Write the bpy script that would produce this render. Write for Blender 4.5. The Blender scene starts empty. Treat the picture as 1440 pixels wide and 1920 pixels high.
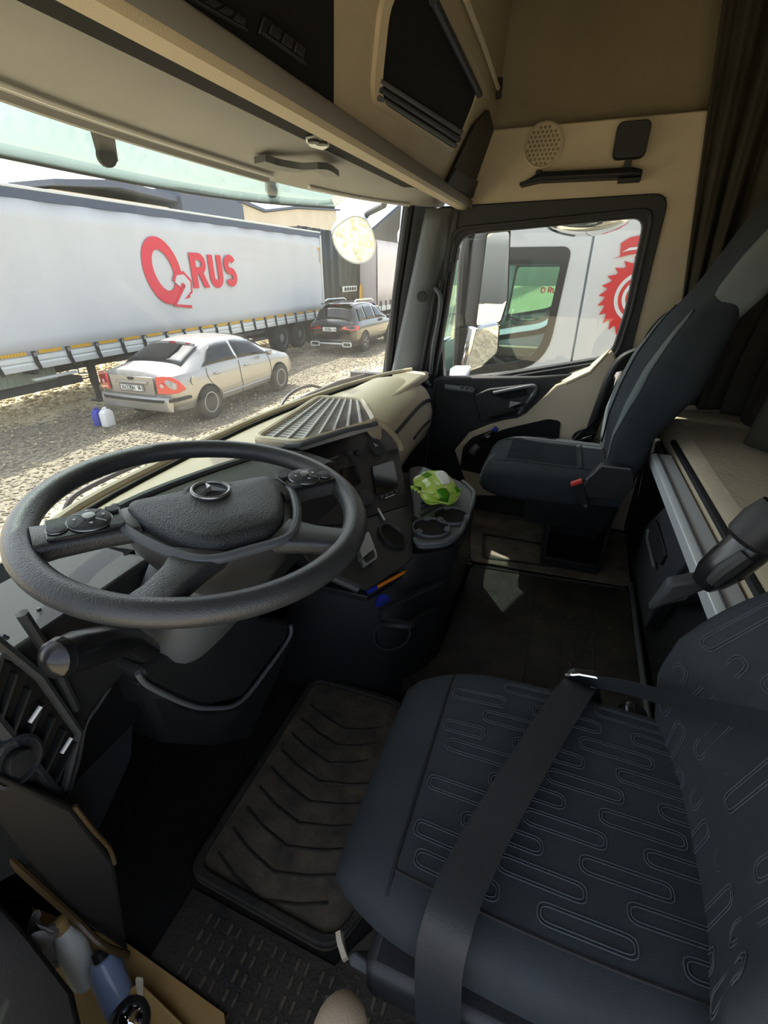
import bpy, math, random
import numpy as np
from mathutils import Vector, Matrix, Quaternion

sc = bpy.context.scene
COL = sc.collection
R = math.radians

# ---------------------------------------------------------------- camera
cam = bpy.data.cameras.new('camera')
cam.sensor_fit = 'VERTICAL'
cam.sensor_height = 24.0
cam.lens = 24.0 * 870.0 / 1920.0
cam.clip_start = 0.02
cam.clip_end = 500
cam_o = bpy.data.objects.new('camera', cam)
COL.objects.link(cam_o)
cam_o.location = (0.0, 0.0, 1.2)
cam_o.rotation_euler = (R(90 - 27.4), 0, R(20.2 - 90))
sc.camera = cam_o

# ---------------------------------------------------------------- sky, sun, exposure
world = bpy.data.worlds.new('sky'); sc.world = world
world.use_nodes = True
wn = world.node_tree
sky = wn.nodes.new('ShaderNodeTexSky')
sky.sky_type = 'NISHITA'
sky.sun_disc = False
sky.sun_elevation = R(55)
sky.sun_rotation = R(32)
sky.air_density = 1.0
sky.dust_density = 2.5
sky.ozone_density = 1.0
bg = wn.nodes['Background']
hsv = wn.nodes.new('ShaderNodeHueSaturation'); hsv.inputs['Saturation'].default_value = 0.45
wn.links.new(sky.outputs[0], hsv.inputs['Color']); wn.links.new(hsv.outputs[0], bg.inputs[0])
bg.inputs[1].default_value = 0.36
sun = bpy.data.lights.new('sun', 'SUN')
sun.energy = 7.5
sun.color = (1.0, 0.95, 0.86)
sun.angle = R(0.53)
sun_o = bpy.data.objects.new('sun', sun)
COL.objects.link(sun_o)
SUN_DIR = Vector((0.36, 0.58, 1.0)).normalized()          # towards the sun
sun_o.rotation_euler = (-SUN_DIR).to_track_quat('-Z', 'Y').to_euler()
sun_o.location = (5, 20, 20)
sc.view_settings.view_transform = 'Standard'
sc.view_settings.look = 'None'
sc.view_settings.gamma = 1.0
sc.view_settings.exposure = 0.45
sc.view_settings.use_curve_mapping = False
sc.cycles.use_denoising = True
sc.cycles.max_bounces = 14
sc.cycles.diffuse_bounces = 6
sc.cycles.transparent_max_bounces = 24
sc.cycles.transmission_bounces = 8
sc.cycles.glossy_bounces = 6
sc.cycles.caustics_reflective = False
sc.cycles.caustics_refractive = False
sc.cycles.sample_clamp_indirect = 6.0

# ---------------------------------------------------------------- materials
def lin(c):
    return tuple((x / 12.92 if x <= 0.04045 else ((x + 0.055) / 1.055) ** 2.4) for x in c)
def hx(s):
    return lin(tuple(int(s[i:i + 2], 16) / 255 for i in (0, 2, 4)))
def mat(name, col, rough=0.6, metal=0.0, var=0.0, vscale=8.0, bump=0.0, bscale=200.0, spec=0.5, col2=None, coat=0.0):
    m = bpy.data.materials.new(name); m.use_nodes = True
    nt = m.node_tree; b = nt.nodes['Principled BSDF']
    c = hx(col) if isinstance(col, str) else col
    b.inputs['Base Color'].default_value = (*c, 1)
    b.inputs['Roughness'].default_value = rough
    b.inputs['Metallic'].default_value = metal
    b.inputs['Specular IOR Level'].default_value = spec
    b.inputs['Coat Weight'].default_value = coat
    tc = None
    if var > 0 or col2 is not None:
        tc = nt.nodes.new('ShaderNodeTexCoord')
        n = nt.nodes.new('ShaderNodeTexNoise'); n.inputs['Scale'].default_value = vscale
        n.inputs['Detail'].default_value = 6; n.inputs['Roughness'].default_value = 0.6
        nt.links.new(tc.outputs['Object'], n.inputs['Vector'])
        r = nt.nodes.new('ShaderNodeValToRGB')
        r.color_ramp.elements[0].position = 0.35; r.color_ramp.elements[1].position = 0.68
        if col2 is None:
            a = [x * (1 - var) for x in c]; d = [min(1, x * (1 + var)) for x in c]
        else:
            a = c; d = hx(col2) if isinstance(col2, str) else col2
        r.color_ramp.elements[0].color = (*a, 1); r.color_ramp.elements[1].color = (*d, 1)
        nt.links.new(n.outputs['Fac'], r.inputs['Fac'])
        nt.links.new(r.outputs['Color'], b.inputs['Base Color'])
    if bump > 0:
        if tc is None: tc = nt.nodes.new('ShaderNodeTexCoord')
        n2 = nt.nodes.new('ShaderNodeTexNoise'); n2.inputs['Scale'].default_value = bscale
        n2.inputs['Detail'].default_value = 3
        nt.links.new(tc.outputs['Object'], n2.inputs['Vector'])
        bp = nt.nodes.new('ShaderNodeBump'); bp.inputs['Strength'].default_value = bump
        bp.inputs['Distance'].default_value = 0.01
        nt.links.new(n2.outputs['Fac'], bp.inputs['Height'])
        nt.links.new(bp.outputs['Normal'], b.inputs['Normal'])
    return m
def glass_mat(name, tint, gloss_max=0.9, dust=0.0, dust_col=(0.9, 0.85, 0.75), trans=0.0, ior=1.45, rough=0.0):
    """thin pane: clear transmission, Fresnel reflection, a film of dust"""
    m = bpy.data.materials.new(name); m.use_nodes = True
    nt = m.node_tree; nt.nodes.remove(nt.nodes['Principled BSDF'])
    out = nt.nodes['Material Output']
    t = nt.nodes.new('ShaderNodeBsdfTransparent'); t.inputs[0].default_value = (*tint, 1)
    g = nt.nodes.new('ShaderNodeBsdfGlossy'); g.inputs['Roughness'].default_value = rough
    lw = nt.nodes.new('ShaderNodeLayerWeight'); lw.inputs[0].default_value = 0.5
    pw = nt.nodes.new('ShaderNodeMath'); pw.operation = 'POWER'; pw.inputs[1].default_value = 5.0
    nt.links.new(lw.outputs['Facing'], pw.inputs[0])
    r0 = ((ior - 1) / (ior + 1)) ** 2
    f = nt.nodes.new('ShaderNodeMath'); f.operation = 'MULTIPLY_ADD'; f.inputs[1].default_value = 0.9 * (1 - r0); f.inputs[2].default_value = r0
    nt.links.new(pw.outputs[0], f.inputs[0])
    mx = nt.nodes.new('ShaderNodeMixShader')
    nt.links.new(f.outputs[0], mx.inputs[0]); nt.links.new(t.outputs[0], mx.inputs[1]); nt.links.new(g.outputs[0], mx.inputs[2])
    last = mx
    if dust > 0:
        tc = nt.nodes.new('ShaderNodeTexCoord')
        n = nt.nodes.new('ShaderNodeTexNoise'); n.inputs['Scale'].default_value = 3.0; n.inputs['Detail'].default_value = 8
        nt.links.new(tc.outputs['Object'], n.inputs['Vector'])
        mr = nt.nodes.new('ShaderNodeMapRange'); mr.inputs[1].default_value = 0.3; mr.inputs[2].default_value = 0.75
        mr.inputs[3].default_value = dust * 0.75; mr.inputs[4].default_value = dust * 1.3
        nt.links.new(n.outputs['Fac'], mr.inputs[0])
        tl = nt.nodes.new('ShaderNodeBsdfTranslucent'); tl.inputs[0].default_value = (*dust_col, 1)
        m2 = nt.nodes.new('ShaderNodeMixShader')
        nt.links.new(mr.outputs[0], m2.inputs[0]); nt.links.new(last.outputs[0], m2.inputs[1]); nt.links.new(tl.outputs[0], m2.inputs[2])
        last = m2
    nt.links.new(last.outputs[0], out.inputs[0])
    return m

M = {}
M['black'] = mat('black plastic', '222426', 0.5, bump=0.12, bscale=500, var=0.12, vscale=14)
M['blackgloss'] = mat('smooth black plastic', '1b1d20', 0.25)
M['dark'] = mat('anthracite plastic', '36393d', 0.55, bump=0.15, bscale=420, var=0.1, vscale=10)
M['grey'] = mat('grey plastic', '5a5f63', 0.5, bump=0.1, bscale=420, var=0.08)
M['hole'] = mat('deep black', '08090a', 0.9)
M['beige'] = mat('beige plastic', 'cabda4', 0.62, bump=0.15, bscale=380, var=0.05, vscale=4)
M['beigelight'] = mat('pale beige plastic', 'd8cdb4', 0.65, bump=0.1, bscale=300, var=0.06, vscale=5)
M['header'] = mat('warm grey headliner', 'a5a4a2', 0.85, bump=0.1, bscale=700, var=0.05, vscale=4)
M['liner'] = mat('olive beige headliner fabric', '8f846b', 0.95, bump=0.2, bscale=600, var=0.1, vscale=3)
M['seat'] = mat('black seat fabric', '373d42', 0.95, bump=0.35, bscale=900, var=0.15, vscale=6, spec=0.25)
M['seatgrey'] = mat('grey seat fabric', '70787a', 0.95, bump=0.35, bscale=900, var=0.1, vscale=6, spec=0.25)
M['stitch'] = mat('grey stitching thread', '50585d', 0.9)
M['curtain'] = mat('black curtain cloth', '423f38', 0.95, bump=0.3, bscale=700, var=0.15, vscale=5, spec=0.2)
M['rubber'] = mat('black rubber mat', '2a2a29', 0.6, bump=0.3, bscale=160, var=0.2, vscale=9, col2='47433b')
M['dustrubber'] = mat('dusty rubber mat', '4b4741', 0.8, bump=0.3, bscale=120, col2='746c5c', vscale=14)
M['carpet'] = mat('dark floor carpet', '191918', 0.95, bump=0.5, bscale=400, var=0.2, vscale=20)
M['wheel'] = mat('worn black wheel leather', '3a3d41', 0.30, bump=0.18, bscale=520, var=0.12, vscale=9)
M['wheelpad'] = mat('black grained hub pad', '303336', 0.42, bump=0.35, bscale=420, var=0.08, vscale=9)
M['silver'] = mat('satin silver plastic', '9a9c9c', 0.35, 0.8)
M['alu'] = mat('brushed aluminium', 'e0e6e8', 0.45, 0.25, bump=0.05, bscale=200)
M['chrome'] = mat('chrome', 'e8e8e8', 0.06, 1.0)
M['mirror'] = mat('mirror glass', 'f2f4f4', 0.0, 1.0)
M['mattress'] = mat('beige mattress cloth', 'c5baa1', 0.95, bump=0.25, bscale=60, var=0.06, vscale=6, spec=0.2)
M['belt'] = mat('black belt webbing', '282c30', 0.45, bump=0.3, bscale=900)
M['red'] = mat('red plastic', 'd23a36', 0.4)
M['white'] = mat('white print', 'e9e9e6', 0.6)
M['bagwhite'] = mat('white label print', 'f4f7ee', 0.5)
M['baggreen'] = mat('lime green wrapper', 'b9e640', 0.3, col2='e6f79a', vscale=25, coat=0.4)
M['bagdark'] = mat('leaf green print', '4f9a1e', 0.3, coat=0.4)
M['orange'] = mat('orange plastic', 'f08a2a', 0.35)
M['blue'] = mat('blue plastic', '2a39a8', 0.35)
M['water'] = glass_mat('dark clear plastic', (0.35, 0.36, 0.42), dust=0.03, ior=1.6, rough=0.05)
M['seam'] = mat('dark seam', '15171a', 0.7)
M['brown'] = mat('brown black door trim', '14110c', 0.7, bump=0.1, bscale=300, var=0.15, vscale=6)
M['gold'] = mat('beige painted step', 'b99a62', 0.45, var=0.08, vscale=5)
M['knee'] = mat('beige cloth', 'b7a48b', 0.9, bump=0.2, bscale=500)
M['screen'] = mat('dark display glass', '101417', 0.08)
M['glass'] = glass_mat('windscreen glass', (0.93, 0.96, 0.94), dust=0.026)
M['sideglass'] = glass_mat('side window glass', (0.94, 0.96, 0.945), dust=0.008)
M['smoke'] = glass_mat('smoked green visor', (0.43, 0.48, 0.455), dust=0.10, dust_col=(0.75, 0.86, 0.82))
M['carglass'] = glass_mat('tinted car glass', (0.20, 0.23, 0.25), dust=0.02, ior=1.7)
M['cabglass'] = glass_mat('green tinted cab glass', (0.80, 0.89, 0.84), dust=0.008)
# outside
M['pvc'] = mat('white tarpaulin', 'c3c5c8', 0.55, var=0.03, vscale=0.8, bump=0.1, bscale=1.5)
M['pvcpink'] = mat('off white tarpaulin', 'e6dcda', 0.55, var=0.03, vscale=0.8)
M['pvcred'] = mat('red tarpaulin print', 'cf2840', 0.55)
M['tape'] = mat('amber reflective tape', 'd3a32c', 0.4)
M['rail'] = mat('pale grey aluminium rail', 'd3d6d2', 0.5, 0.2, var=0.06, vscale=3)
M['navy'] = mat('navy roof rail', '414c63', 0.5)
M['chassis'] = mat('dark chassis steel', '3a3f42', 0.7, var=0.2, vscale=4)
M['greenbox'] = mat('grey green side guard', '9aa49a', 0.6)
M['tyre'] = mat('tyre rubber', '2c2c2d', 0.85, bump=0.3, bscale=40)
M['rim'] = mat('dusty steel rim', '8f908d', 0.5, 0.3, var=0.1, vscale=6)
M['blacktarp'] = mat('black tarpaulin', '20272b', 0.45, bump=0.2, bscale=3, var=0.2, vscale=1.5)
M['carsilver'] = mat('silver car paint', '9f9d99', 0.32, 0.5, coat=0.6)
M['carblack'] = mat('black car paint', '15181c', 0.2, 0.2, coat=1.0)
M['carlamp'] = mat('red tail lamp', 'd0262a', 0.2, coat=1.0)
M['carlampw'] = mat('clear lamp lens', 'd8aaa2', 0.2, coat=1.0)
M['plate'] = mat('number plate white', 'e8e8e4', 0.5)
M['ink'] = mat('black print', '1a1b1e', 0.6)
M['truckwhite'] = mat('white truck paint', 'e0e9f8', 0.35, coat=0.5)
M['truckred'] = mat('red vinyl print', 'd6202e', 0.4)
M['bldg'] = mat('pale beige facade', 'd9cdb9', 0.85, var=0.06, vscale=0.3)
M['bldgroof'] = mat('slate blue roof sheet', '5b6478', 0.6)
def gravel_mat():
    """pale loose gravel with a darker band running along X"""
    m = bpy.data.materials.new('gravel ground'); m.use_nodes = True
    nt = m.node_tree; b = nt.nodes['Principled BSDF']; b.inputs['Roughness'].default_value = 0.95
    L = nt.links.new; N = nt.nodes.new
    tc = N('ShaderNodeTexCoord')
    v = N('ShaderNodeTexVoronoi'); v.inputs['Scale'].default_value = 20
    n = N('ShaderNodeTexNoise'); n.inputs['Scale'].default_value = 0.9; n.inputs['Detail'].default_value = 8
    for q in (v, n): L(tc.outputs['Object'], q.inputs['Vector'])
    def ramp(lo, hi):
        r = N('ShaderNodeValToRGB'); r.color_ramp.elements[0].color = (*hx(lo), 1); r.color_ramp.elements[1].color = (*hx(hi), 1)
        L(v.outputs['Color'], r.inputs['Fac']); return r
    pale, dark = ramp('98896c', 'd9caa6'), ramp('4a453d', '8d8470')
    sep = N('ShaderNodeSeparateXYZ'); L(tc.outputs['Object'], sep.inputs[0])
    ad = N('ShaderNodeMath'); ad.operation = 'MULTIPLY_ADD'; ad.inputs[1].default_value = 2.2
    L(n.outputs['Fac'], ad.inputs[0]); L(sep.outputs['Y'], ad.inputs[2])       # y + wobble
    YO = BAND_ORIGIN
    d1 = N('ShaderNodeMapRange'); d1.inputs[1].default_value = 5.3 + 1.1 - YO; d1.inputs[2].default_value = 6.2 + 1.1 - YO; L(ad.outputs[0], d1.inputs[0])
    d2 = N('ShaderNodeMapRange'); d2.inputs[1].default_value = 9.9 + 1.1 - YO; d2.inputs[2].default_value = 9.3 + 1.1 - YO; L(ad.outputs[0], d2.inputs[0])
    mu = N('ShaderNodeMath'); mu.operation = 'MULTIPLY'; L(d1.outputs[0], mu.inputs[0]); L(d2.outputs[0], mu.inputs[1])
    mx = N('ShaderNodeMix'); mx.data_type = 'RGBA'; L(mu.outputs[0], mx.inputs[0]); L(pale.outputs[0], mx.inputs[6]); L(dark.outputs[0], mx.inputs[7])  # dark ramp inside the Y band, pale ramp outside
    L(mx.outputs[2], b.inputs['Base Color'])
    bp = N('ShaderNodeBump'); bp.inputs['Strength'].default_value = 0.8; bp.inputs['Distance'].default_value = 0.03
    L(v.outputs['Distance'], bp.inputs['Height']); L(bp.outputs['Normal'], b.inputs['Normal'])
    return m
BAND_ORIGIN = 42.5            # the ground sheet's own origin, y
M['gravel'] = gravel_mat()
M['darkstone'] = mat('darker gravel chips', '5e574b', 0.95, col2='989079', vscale=6)
M['stone'] = mat('limestone chippings', 'a9976f', 0.95, col2='ddcda6', vscale=6)

# ---------------------------------------------------------------- mesh helpers
def cross_frame(t, up=None):
    t = t.normalized()
    up = Vector(up) if up is not None else Vector((0, 0, 1))
    if abs(t.dot(up)) > 0.97: up = Vector((0, 1, 0)) if abs(t.y) < 0.9 else Vector((1, 0, 0))
    a = t.cross(up).normalized(); b = a.cross(t).normalized()
    return a, b
def smoothpath(pts, n=6):
    """Catmull-Rom through the points"""
    p = [Vector(q) for q in pts]
    if len(p) < 3: return p
    out = []
    for i in range(len(p) - 1):
        p0 = p[max(i - 1, 0)]; p1 = p[i]; p2 = p[i + 1]; p3 = p[min(i + 2, len(p) - 1)]
        for k in range(n):
            t = k / n
            out.append(0.5 * ((2 * p1) + (p2 - p0) * t + (2 * p0 - 5 * p1 + 4 * p2 - p3) * t * t + (3 * p1 - p0 - 3 * p2 + p3) * t ** 3))
    out.append(p[-1])
    return out
class MB:
    def __init__(s): s.v = []; s.f = []
    def add(s, vs, fs):
        o = len(s.v); s.v += [Vector(x) for x in vs]; s.f += [tuple(i + o for i in f) for f in fs]; return s
    def box(s, c, size, rot=None):
        x, y, z = (q / 2 for q in size); c = Vector(c)
        vs = [Vector((sx * x, sy * y, sz * z)) for sx in (-1, 1) for sy in (-1, 1) for sz in (-1, 1)]
        if rot is not None: vs = [rot @ q for q in vs]
        return s.add([c + q for q in vs], [(0, 1, 3, 2), (4, 6, 7, 5), (0, 4, 5, 1), (2, 3, 7, 6), (0, 2, 6, 4), (1, 5, 7, 3)])
    def slab(s, pts, vec):
        """polygon extruded by a vector"""
        p = [Vector(q) for q in pts]; vec = Vector(vec); n = len(p)
        fs = [tuple(range(n))[::-1], tuple(range(n, 2 * n))]
        fs += [(i, (i + 1) % n, n + (i + 1) % n, n + i) for i in range(n)]
        return s.add(p + [q + vec for q in p], fs)
    def ring_slab(s, outer, inner, vec):
        o = [Vector(q) for q in outer]; i_ = [Vector(q) for q in inner]; n = len(o); vec = Vector(vec)
        vs = o + i_ + [q + vec for q in o] + [q + vec for q in i_]
        fs = []
        for k in range(n):
            j = (k + 1) % n
            fs += [(k, j, n + j, n + k), (2 * n + k, 3 * n + k, 3 * n + j, 2 * n + j), (k, 2 * n + k, 2 * n + j, j), (n + k, n + j, 3 * n + j, 3 * n + k)]
        return s.add(vs, fs)
    def loft(s, rings, caps=True, closed=True):
        n = len(rings[0]); vs = [q for r in rings for q in r]; fs = []
        for i in range(len(rings) - 1):
            for k in range(n if closed else n - 1):
                j = (k + 1) % n
                fs.append((i * n + k, i * n + j, (i + 1) * n + j, (i + 1) * n + k))
        if caps and closed:
            fs.append(tuple(range(n))[::-1]); fs.append(tuple((len(rings) - 1) * n + k for k in range(n)))
        return s.add(vs, fs)
    def tube(s, pts, r, seg=8, flat=1.0, up=None, caps=True):
        p = [Vector(q) for q in pts]; n = len(p)
        rs = r if isinstance(r, (list, tuple)) else [r] * n
        rings = []
        a = b = None
        for i in range(n):
            t = (p[min(i + 1, n - 1)] - p[max(i - 1, 0)])
            t = t.normalized() if t.length > 1e-9 else Vector((0, 0, 1))
            if a is None or up is not None: a, b = cross_frame(t, up)
            else:
                a = (a - t * a.dot(t)).normalized(); b = a.cross(t).normalized()
            rings.append([p[i] + a * math.cos(q) * rs[i] + b * math.sin(q) * rs[i] * flat for q in [2 * math.pi * k / seg for k in range(seg)]])
        return s.loft(rings, caps)
    def ribbon(s, pts, wvec, w, th, smooth=0):
        """flat strap following pts; wvec: width direction, one vector or one per point"""
        p = smoothpath(pts, smooth) if smooth else [Vector(q) for q in pts]
        n = len(p); rings = []
        ws = wvec if isinstance(wvec, list) else [Vector(wvec)] * n
        if len(ws) != n: ws = smoothpath(ws, smooth)
        for i in range(n):
            t = (p[min(i + 1, n - 1)] - p[max(i - 1, 0)]).normalized()
            a = (ws[i] - t * ws[i].dot(t)).normalized(); b = a.cross(t).normalized()
            rings.append([p[i] + a * w / 2 + b * th / 2, p[i] - a * w / 2 + b * th / 2, p[i] - a * w / 2 - b * th / 2, p[i] + a * w / 2 - b * th / 2])
        return s.loft(rings)
    def lathe(s, prof, origin, axis, seg=24, caps=True):
        axis = Vector(axis).normalized(); a, b = cross_frame(axis); o = Vector(origin)
        rings = [[o + axis * h + (a * math.cos(q) + b * math.sin(q)) * r for q in [2 * math.pi * k / seg for k in range(seg)]] for r, h in prof]
        return s.loft(rings, caps)
    def torus(s, c, n, R_, r, seg=64, ms=14, flat=1.0):
        n = Vector(n).normalized(); a, b = cross_frame(n); c = Vector(c); rings = []
        for i in range(seg):
            q = 2 * math.pi * i / seg; d = a * math.cos(q) + b * math.sin(q)
            rings.append([c + d * (R_ + r * math.cos(w)) + n * r * flat * math.sin(w) for w in [2 * math.pi * k / ms for k in range(ms)]])
        rings.append(rings[0])
        return s.loft(rings, caps=False)
    def grid(s, fn, nu, nv):
        vs = [fn(i / nu, j / nv) for i in range(nu + 1) for j in range(nv + 1)]
        return s.add(vs, [(i * (nv + 1) + j, (i + 1) * (nv + 1) + j, (i + 1) * (nv + 1) + j + 1, i * (nv + 1) + j + 1) for i in range(nu) for j in range(nv)])
    def ellipsoid(s, c, rad, seg=16, rings=8, p=1.0):
        c = Vector(c); rr = []
        for i in range(1, rings):
            th = math.pi * i / rings
            rr.append([c + Vector((rad[0] * math.sin(th) * math.cos(q), rad[1] * math.sin(th) * math.sin(q), rad[2] * math.cos(th))) for q in [2 * math.pi * k / seg for k in range(seg)]])
        return s.loft(rr)
    def build(s, name, m, parent=None, bevel=0.0, seg=2, subsurf=0, smooth=35, solid=0.0, label=None, kind=None):
        me = bpy.data.meshes.new(name)
        lo = Vector((min(q[i] for q in s.v) for i in range(3))); hi = Vector((max(q[i] for q in s.v) for i in range(3)))
        c = (lo + hi) / 2
        base = Vector((c.x, c.y, lo.z)) if parent is None else c
        me.from_pydata([tuple(q - base) for q in s.v], [], s.f)
        me.update()
        import bmesh as _b
        bm = _b.new(); bm.from_mesh(me); _b.ops.recalc_face_normals(bm, faces=bm.faces); bm.to_mesh(me); bm.free()
        if smooth:
            me.shade_smooth(); me.set_sharp_from_angle(angle=R(smooth))
        o = bpy.data.objects.new(name, me); COL.objects.link(o)
        me.materials.append(M[m] if isinstance(m, str) else m)
        o.location = base
        if parent is not None:
            o.parent = parent; o.location = base - wloc(parent)
        if solid:
            d = o.modifiers.new('solid', 'SOLIDIFY'); d.thickness = solid; d.offset = 0
        if bevel:
            d = o.modifiers.new('bevel', 'BEVEL'); d.width = bevel; d.segments = seg; d.limit_method = 'ANGLE'; d.angle_limit = R(35)
            d.harden_normals = False
        if subsurf:
            d = o.modifiers.new('sub', 'SUBSURF'); d.levels = subsurf; d.render_levels = subsurf
        if label: o['label'] = label
        if kind: o['kind'] = kind
        return o
def wloc(o):
    v = Vector((0, 0, 0))
    while o is not None: v = v + o.location; o = o.parent
    return v
def tag(o, label, cat, group=None):
    o['label'] = label; o['category'] = cat
    if group: o['group'] = group
    return o
def thing(name, loc, label=None, cat=None, group=None, kind=None):
    o = bpy.data.objects.new(name, None); COL.objects.link(o); o.location = loc; o.empty_display_size = 0.1
    if label: tag(o, label, cat, group)
    if kind: o['kind'] = kind
    return o
def copy_tree(o, parent=None):
    c = o.copy(); COL.objects.link(c)
    if parent is not None: c.parent = parent
    for ch in list(o.children): copy_tree(ch, c)
    return c
def lerp(a, b, t): return Vector(a) * (1 - t) + Vector(b) * t
def quadpt(q, u, v):
    """point in a four-cornered patch (corners 00,10,11,01)"""
    return lerp(lerp(q[0], q[1], u), lerp(q[3], q[2], u), v)
def roundrect(w, h, r, n=5):
    out = []
    for cx, cy, a0 in ((w / 2 - r, h / 2 - r, 0), (-w / 2 + r, h / 2 - r, 90), (-w / 2 + r, -h / 2 + r, 180), (w / 2 - r, -h / 2 + r, 270)):
        for k in range(n + 1):
            a = R(a0 + 90 * k / n); out.append((cx + r * math.cos(a), cy + r * math.sin(a)))
    return out
def roundpoly(pts, r, n=5):
    """round the corners of a 3-D polygon"""
    p = [Vector(q) for q in pts]; out = []; m = len(p)
    for i in range(m):
        a, b, c = p[i - 1], p[i], p[(i + 1) % m]
        ri = r[i] if isinstance(r, (list, tuple)) else r
        d1 = (a - b); d2 = (c - b)
        k = min(ri, d1.length * 0.48, d2.length * 0.48)
        s_, e_ = b + d1.normalized() * k, b + d2.normalized() * k
        for j in range(n + 1):
            t = j / n; out.append((1 - t) ** 2 * s_ + 2 * t * (1 - t) * b + t * t * e_)
    return out
def superring(c, a, b, ex, n=28, ax=(1, 0, 0), ay=(0, 0, 1)):
    ax = Vector(ax); ay = Vector(ay); c = Vector(c); out = []
    for k in range(n):
        q = 2 * math.pi * k / n; x, y = math.cos(q), math.sin(q)
        out.append(c + ax * a * math.copysign(abs(x) ** (2 / ex), x) + ay * b * math.copysign(abs(y) ** (2 / ex), y))
    return out
# flat lettering from strokes: each glyph a set of polylines in a unit box
GLY = {
 '0': [[(.5, 1), (.1, .85), (.0, .5), (.1, .15), (.5, 0), (.9, .15), (1, .5), (.9, .85), (.5, 1)]],
 '1': [[(.2, .75), (.6, 1), (.6, 0)]],
 '2': [[(.05, .75), (.25, .97), (.65, 1), (.95, .8), (.9, .55), (.05, 0), (1, 0)]],
 '3': [[(.05, .9), (.5, 1), (.95, .78), (.5, .54), (.97, .28), (.5, 0), (.02, .1)]],
 '4': [[(.75, 0), (.75, 1), (0, .3), (1, .3)]],
 '6': [[(.9, .9), (.5, 1), (.1, .75), (.0, .35), (.3, 0), (.8, .05), (1, .33), (.7, .58), (.05, .4)]],
 '9': [[(.95, .6), (.3, .42), (0, .67), (.2, .97), (.7, 1), (1, .65), (.85, .2), (.45, 0), (.1, .08)]],
 'X': [[(0, 1), (1, 0)], [(1, 1), (0, 0)]], 'B': [[(.05, 0), (.05, 1), (.6, 1), (.9, .78), (.6, .54), (.05, .54)], [(.6, .54), (1, .28), (.6, 0), (.05, 0)]],
 'H': [[(.05, 0), (.05, 1)], [(.95, 0), (.95, 1)], [(.05, .5), (.95, .5)]], 'V': [[(0, 1), (.5, 0), (1, 1)]],
 'R': [[(.08, 0), (.08, 1), (.65, 1), (.95, .78), (.65, .48), (.08, .48)], [(.5, .48), (.98, 0)]],
 'U': [[(.08, 1), (.08, .3), (.3, .03), (.7, .03), (.92, .3), (.92, 1)]],
 'S': [[(.92, .86), (.6, 1), (.2, .96), (.08, .74), (.3, .56), (.75, .44), (.94, .22), (.7, .02), (.3, 0), (.04, .14)]],
 'K': [[(.05, 0), (.05, 1)], [(.95, 1), (.1, .48), (.98, 0)]], 'A': [[(0, 0), (.5, 1), (1, 0)], [(.2, .35), (.8, .35)]],
 'O': [[(.5, 1), (.1, .85), (.0, .5), (.1, .15), (.5, 0), (.9, .15), (1, .5), (.9, .85), (.5, 1)]],
}
def strokes(mb, text, o, ax, ay, w, h, pen, gap=0.25, th=0.002):
    """text written in the plane ax, ay from the lower left corner o"""
    ax = Vector(ax).normalized(); ay = Vector(ay).normalized(); nrm = ax.cross(ay).normalized(); x = 0.0; o = Vector(o)
    for ch in text:
        if ch in GLY:
            for line in GLY[ch]:
                flat_line(mb, [(x + px * w, py * h) for px, py in line], o, ax, ay, pen, th)
        x += w * (1 + gap)
def flat_line(mb, line, o, ax, ay, pen, th):
    nrm = ax.cross(ay).normalized()
    p = [Vector((a, b)) for a, b in line]; L = []; Rr = []; n = len(p)
    shut = (p[0] - p[-1]).length < 1e-6
    for i in range(n):
        if shut and i in (0, n - 1): d1 = p[-1] - p[-2]; d2 = p[1] - p[0]
        else:
            d1 = p[i] - p[i - 1] if i > 0 else p[1] - p[0]; d2 = p[i + 1] - p[i] if i < n - 1 else p[-1] - p[-2]
        d1 = d1.normalized(); d2 = d2.normalized(); n1 = Vector((-d1.y, d1.x)); n2 = Vector((-d2.y, d2.x))
        m_ = (n1 + n2); m_ = m_.normalized() if m_.length > 1e-6 else n1
        k = min(1.6, 1 / max(0.3, m_.dot(n1)))
        L.append(p[i] + m_ * pen / 2 * k); Rr.append(p[i] - m_ * pen / 2 * k)
    w3 = lambda q, z: o + ax * q.x + ay * q.y + nrm * z
    rings = [[w3(L[i], th), w3(Rr[i], th), w3(Rr[i], 0), w3(L[i], 0)] for i in range(n)]
    mb.loft(rings)
M['tray'] = mat('dusty lilac grey plastic', 'b0abaa', 0.6, var=0.06)
M['trayslot'] = mat('grey louvre', 'aaa5a3', 0.7)
M['lipbrown'] = mat('lighter brown edge', '45361f', 0.45)  # lighter than the brown door trim around it
M['soot'] = mat('matt black lining', '17181a', 0.95, spec=0.1)
M['palerubber'] = mat('pale dusty rubber mat', '5f594f', 0.85, bump=0.3, bscale=120, col2='8a8071', vscale=12)

# ================================================================ OUTSIDE
G = -1.45
rng = np.random.default_rng(7)
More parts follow.
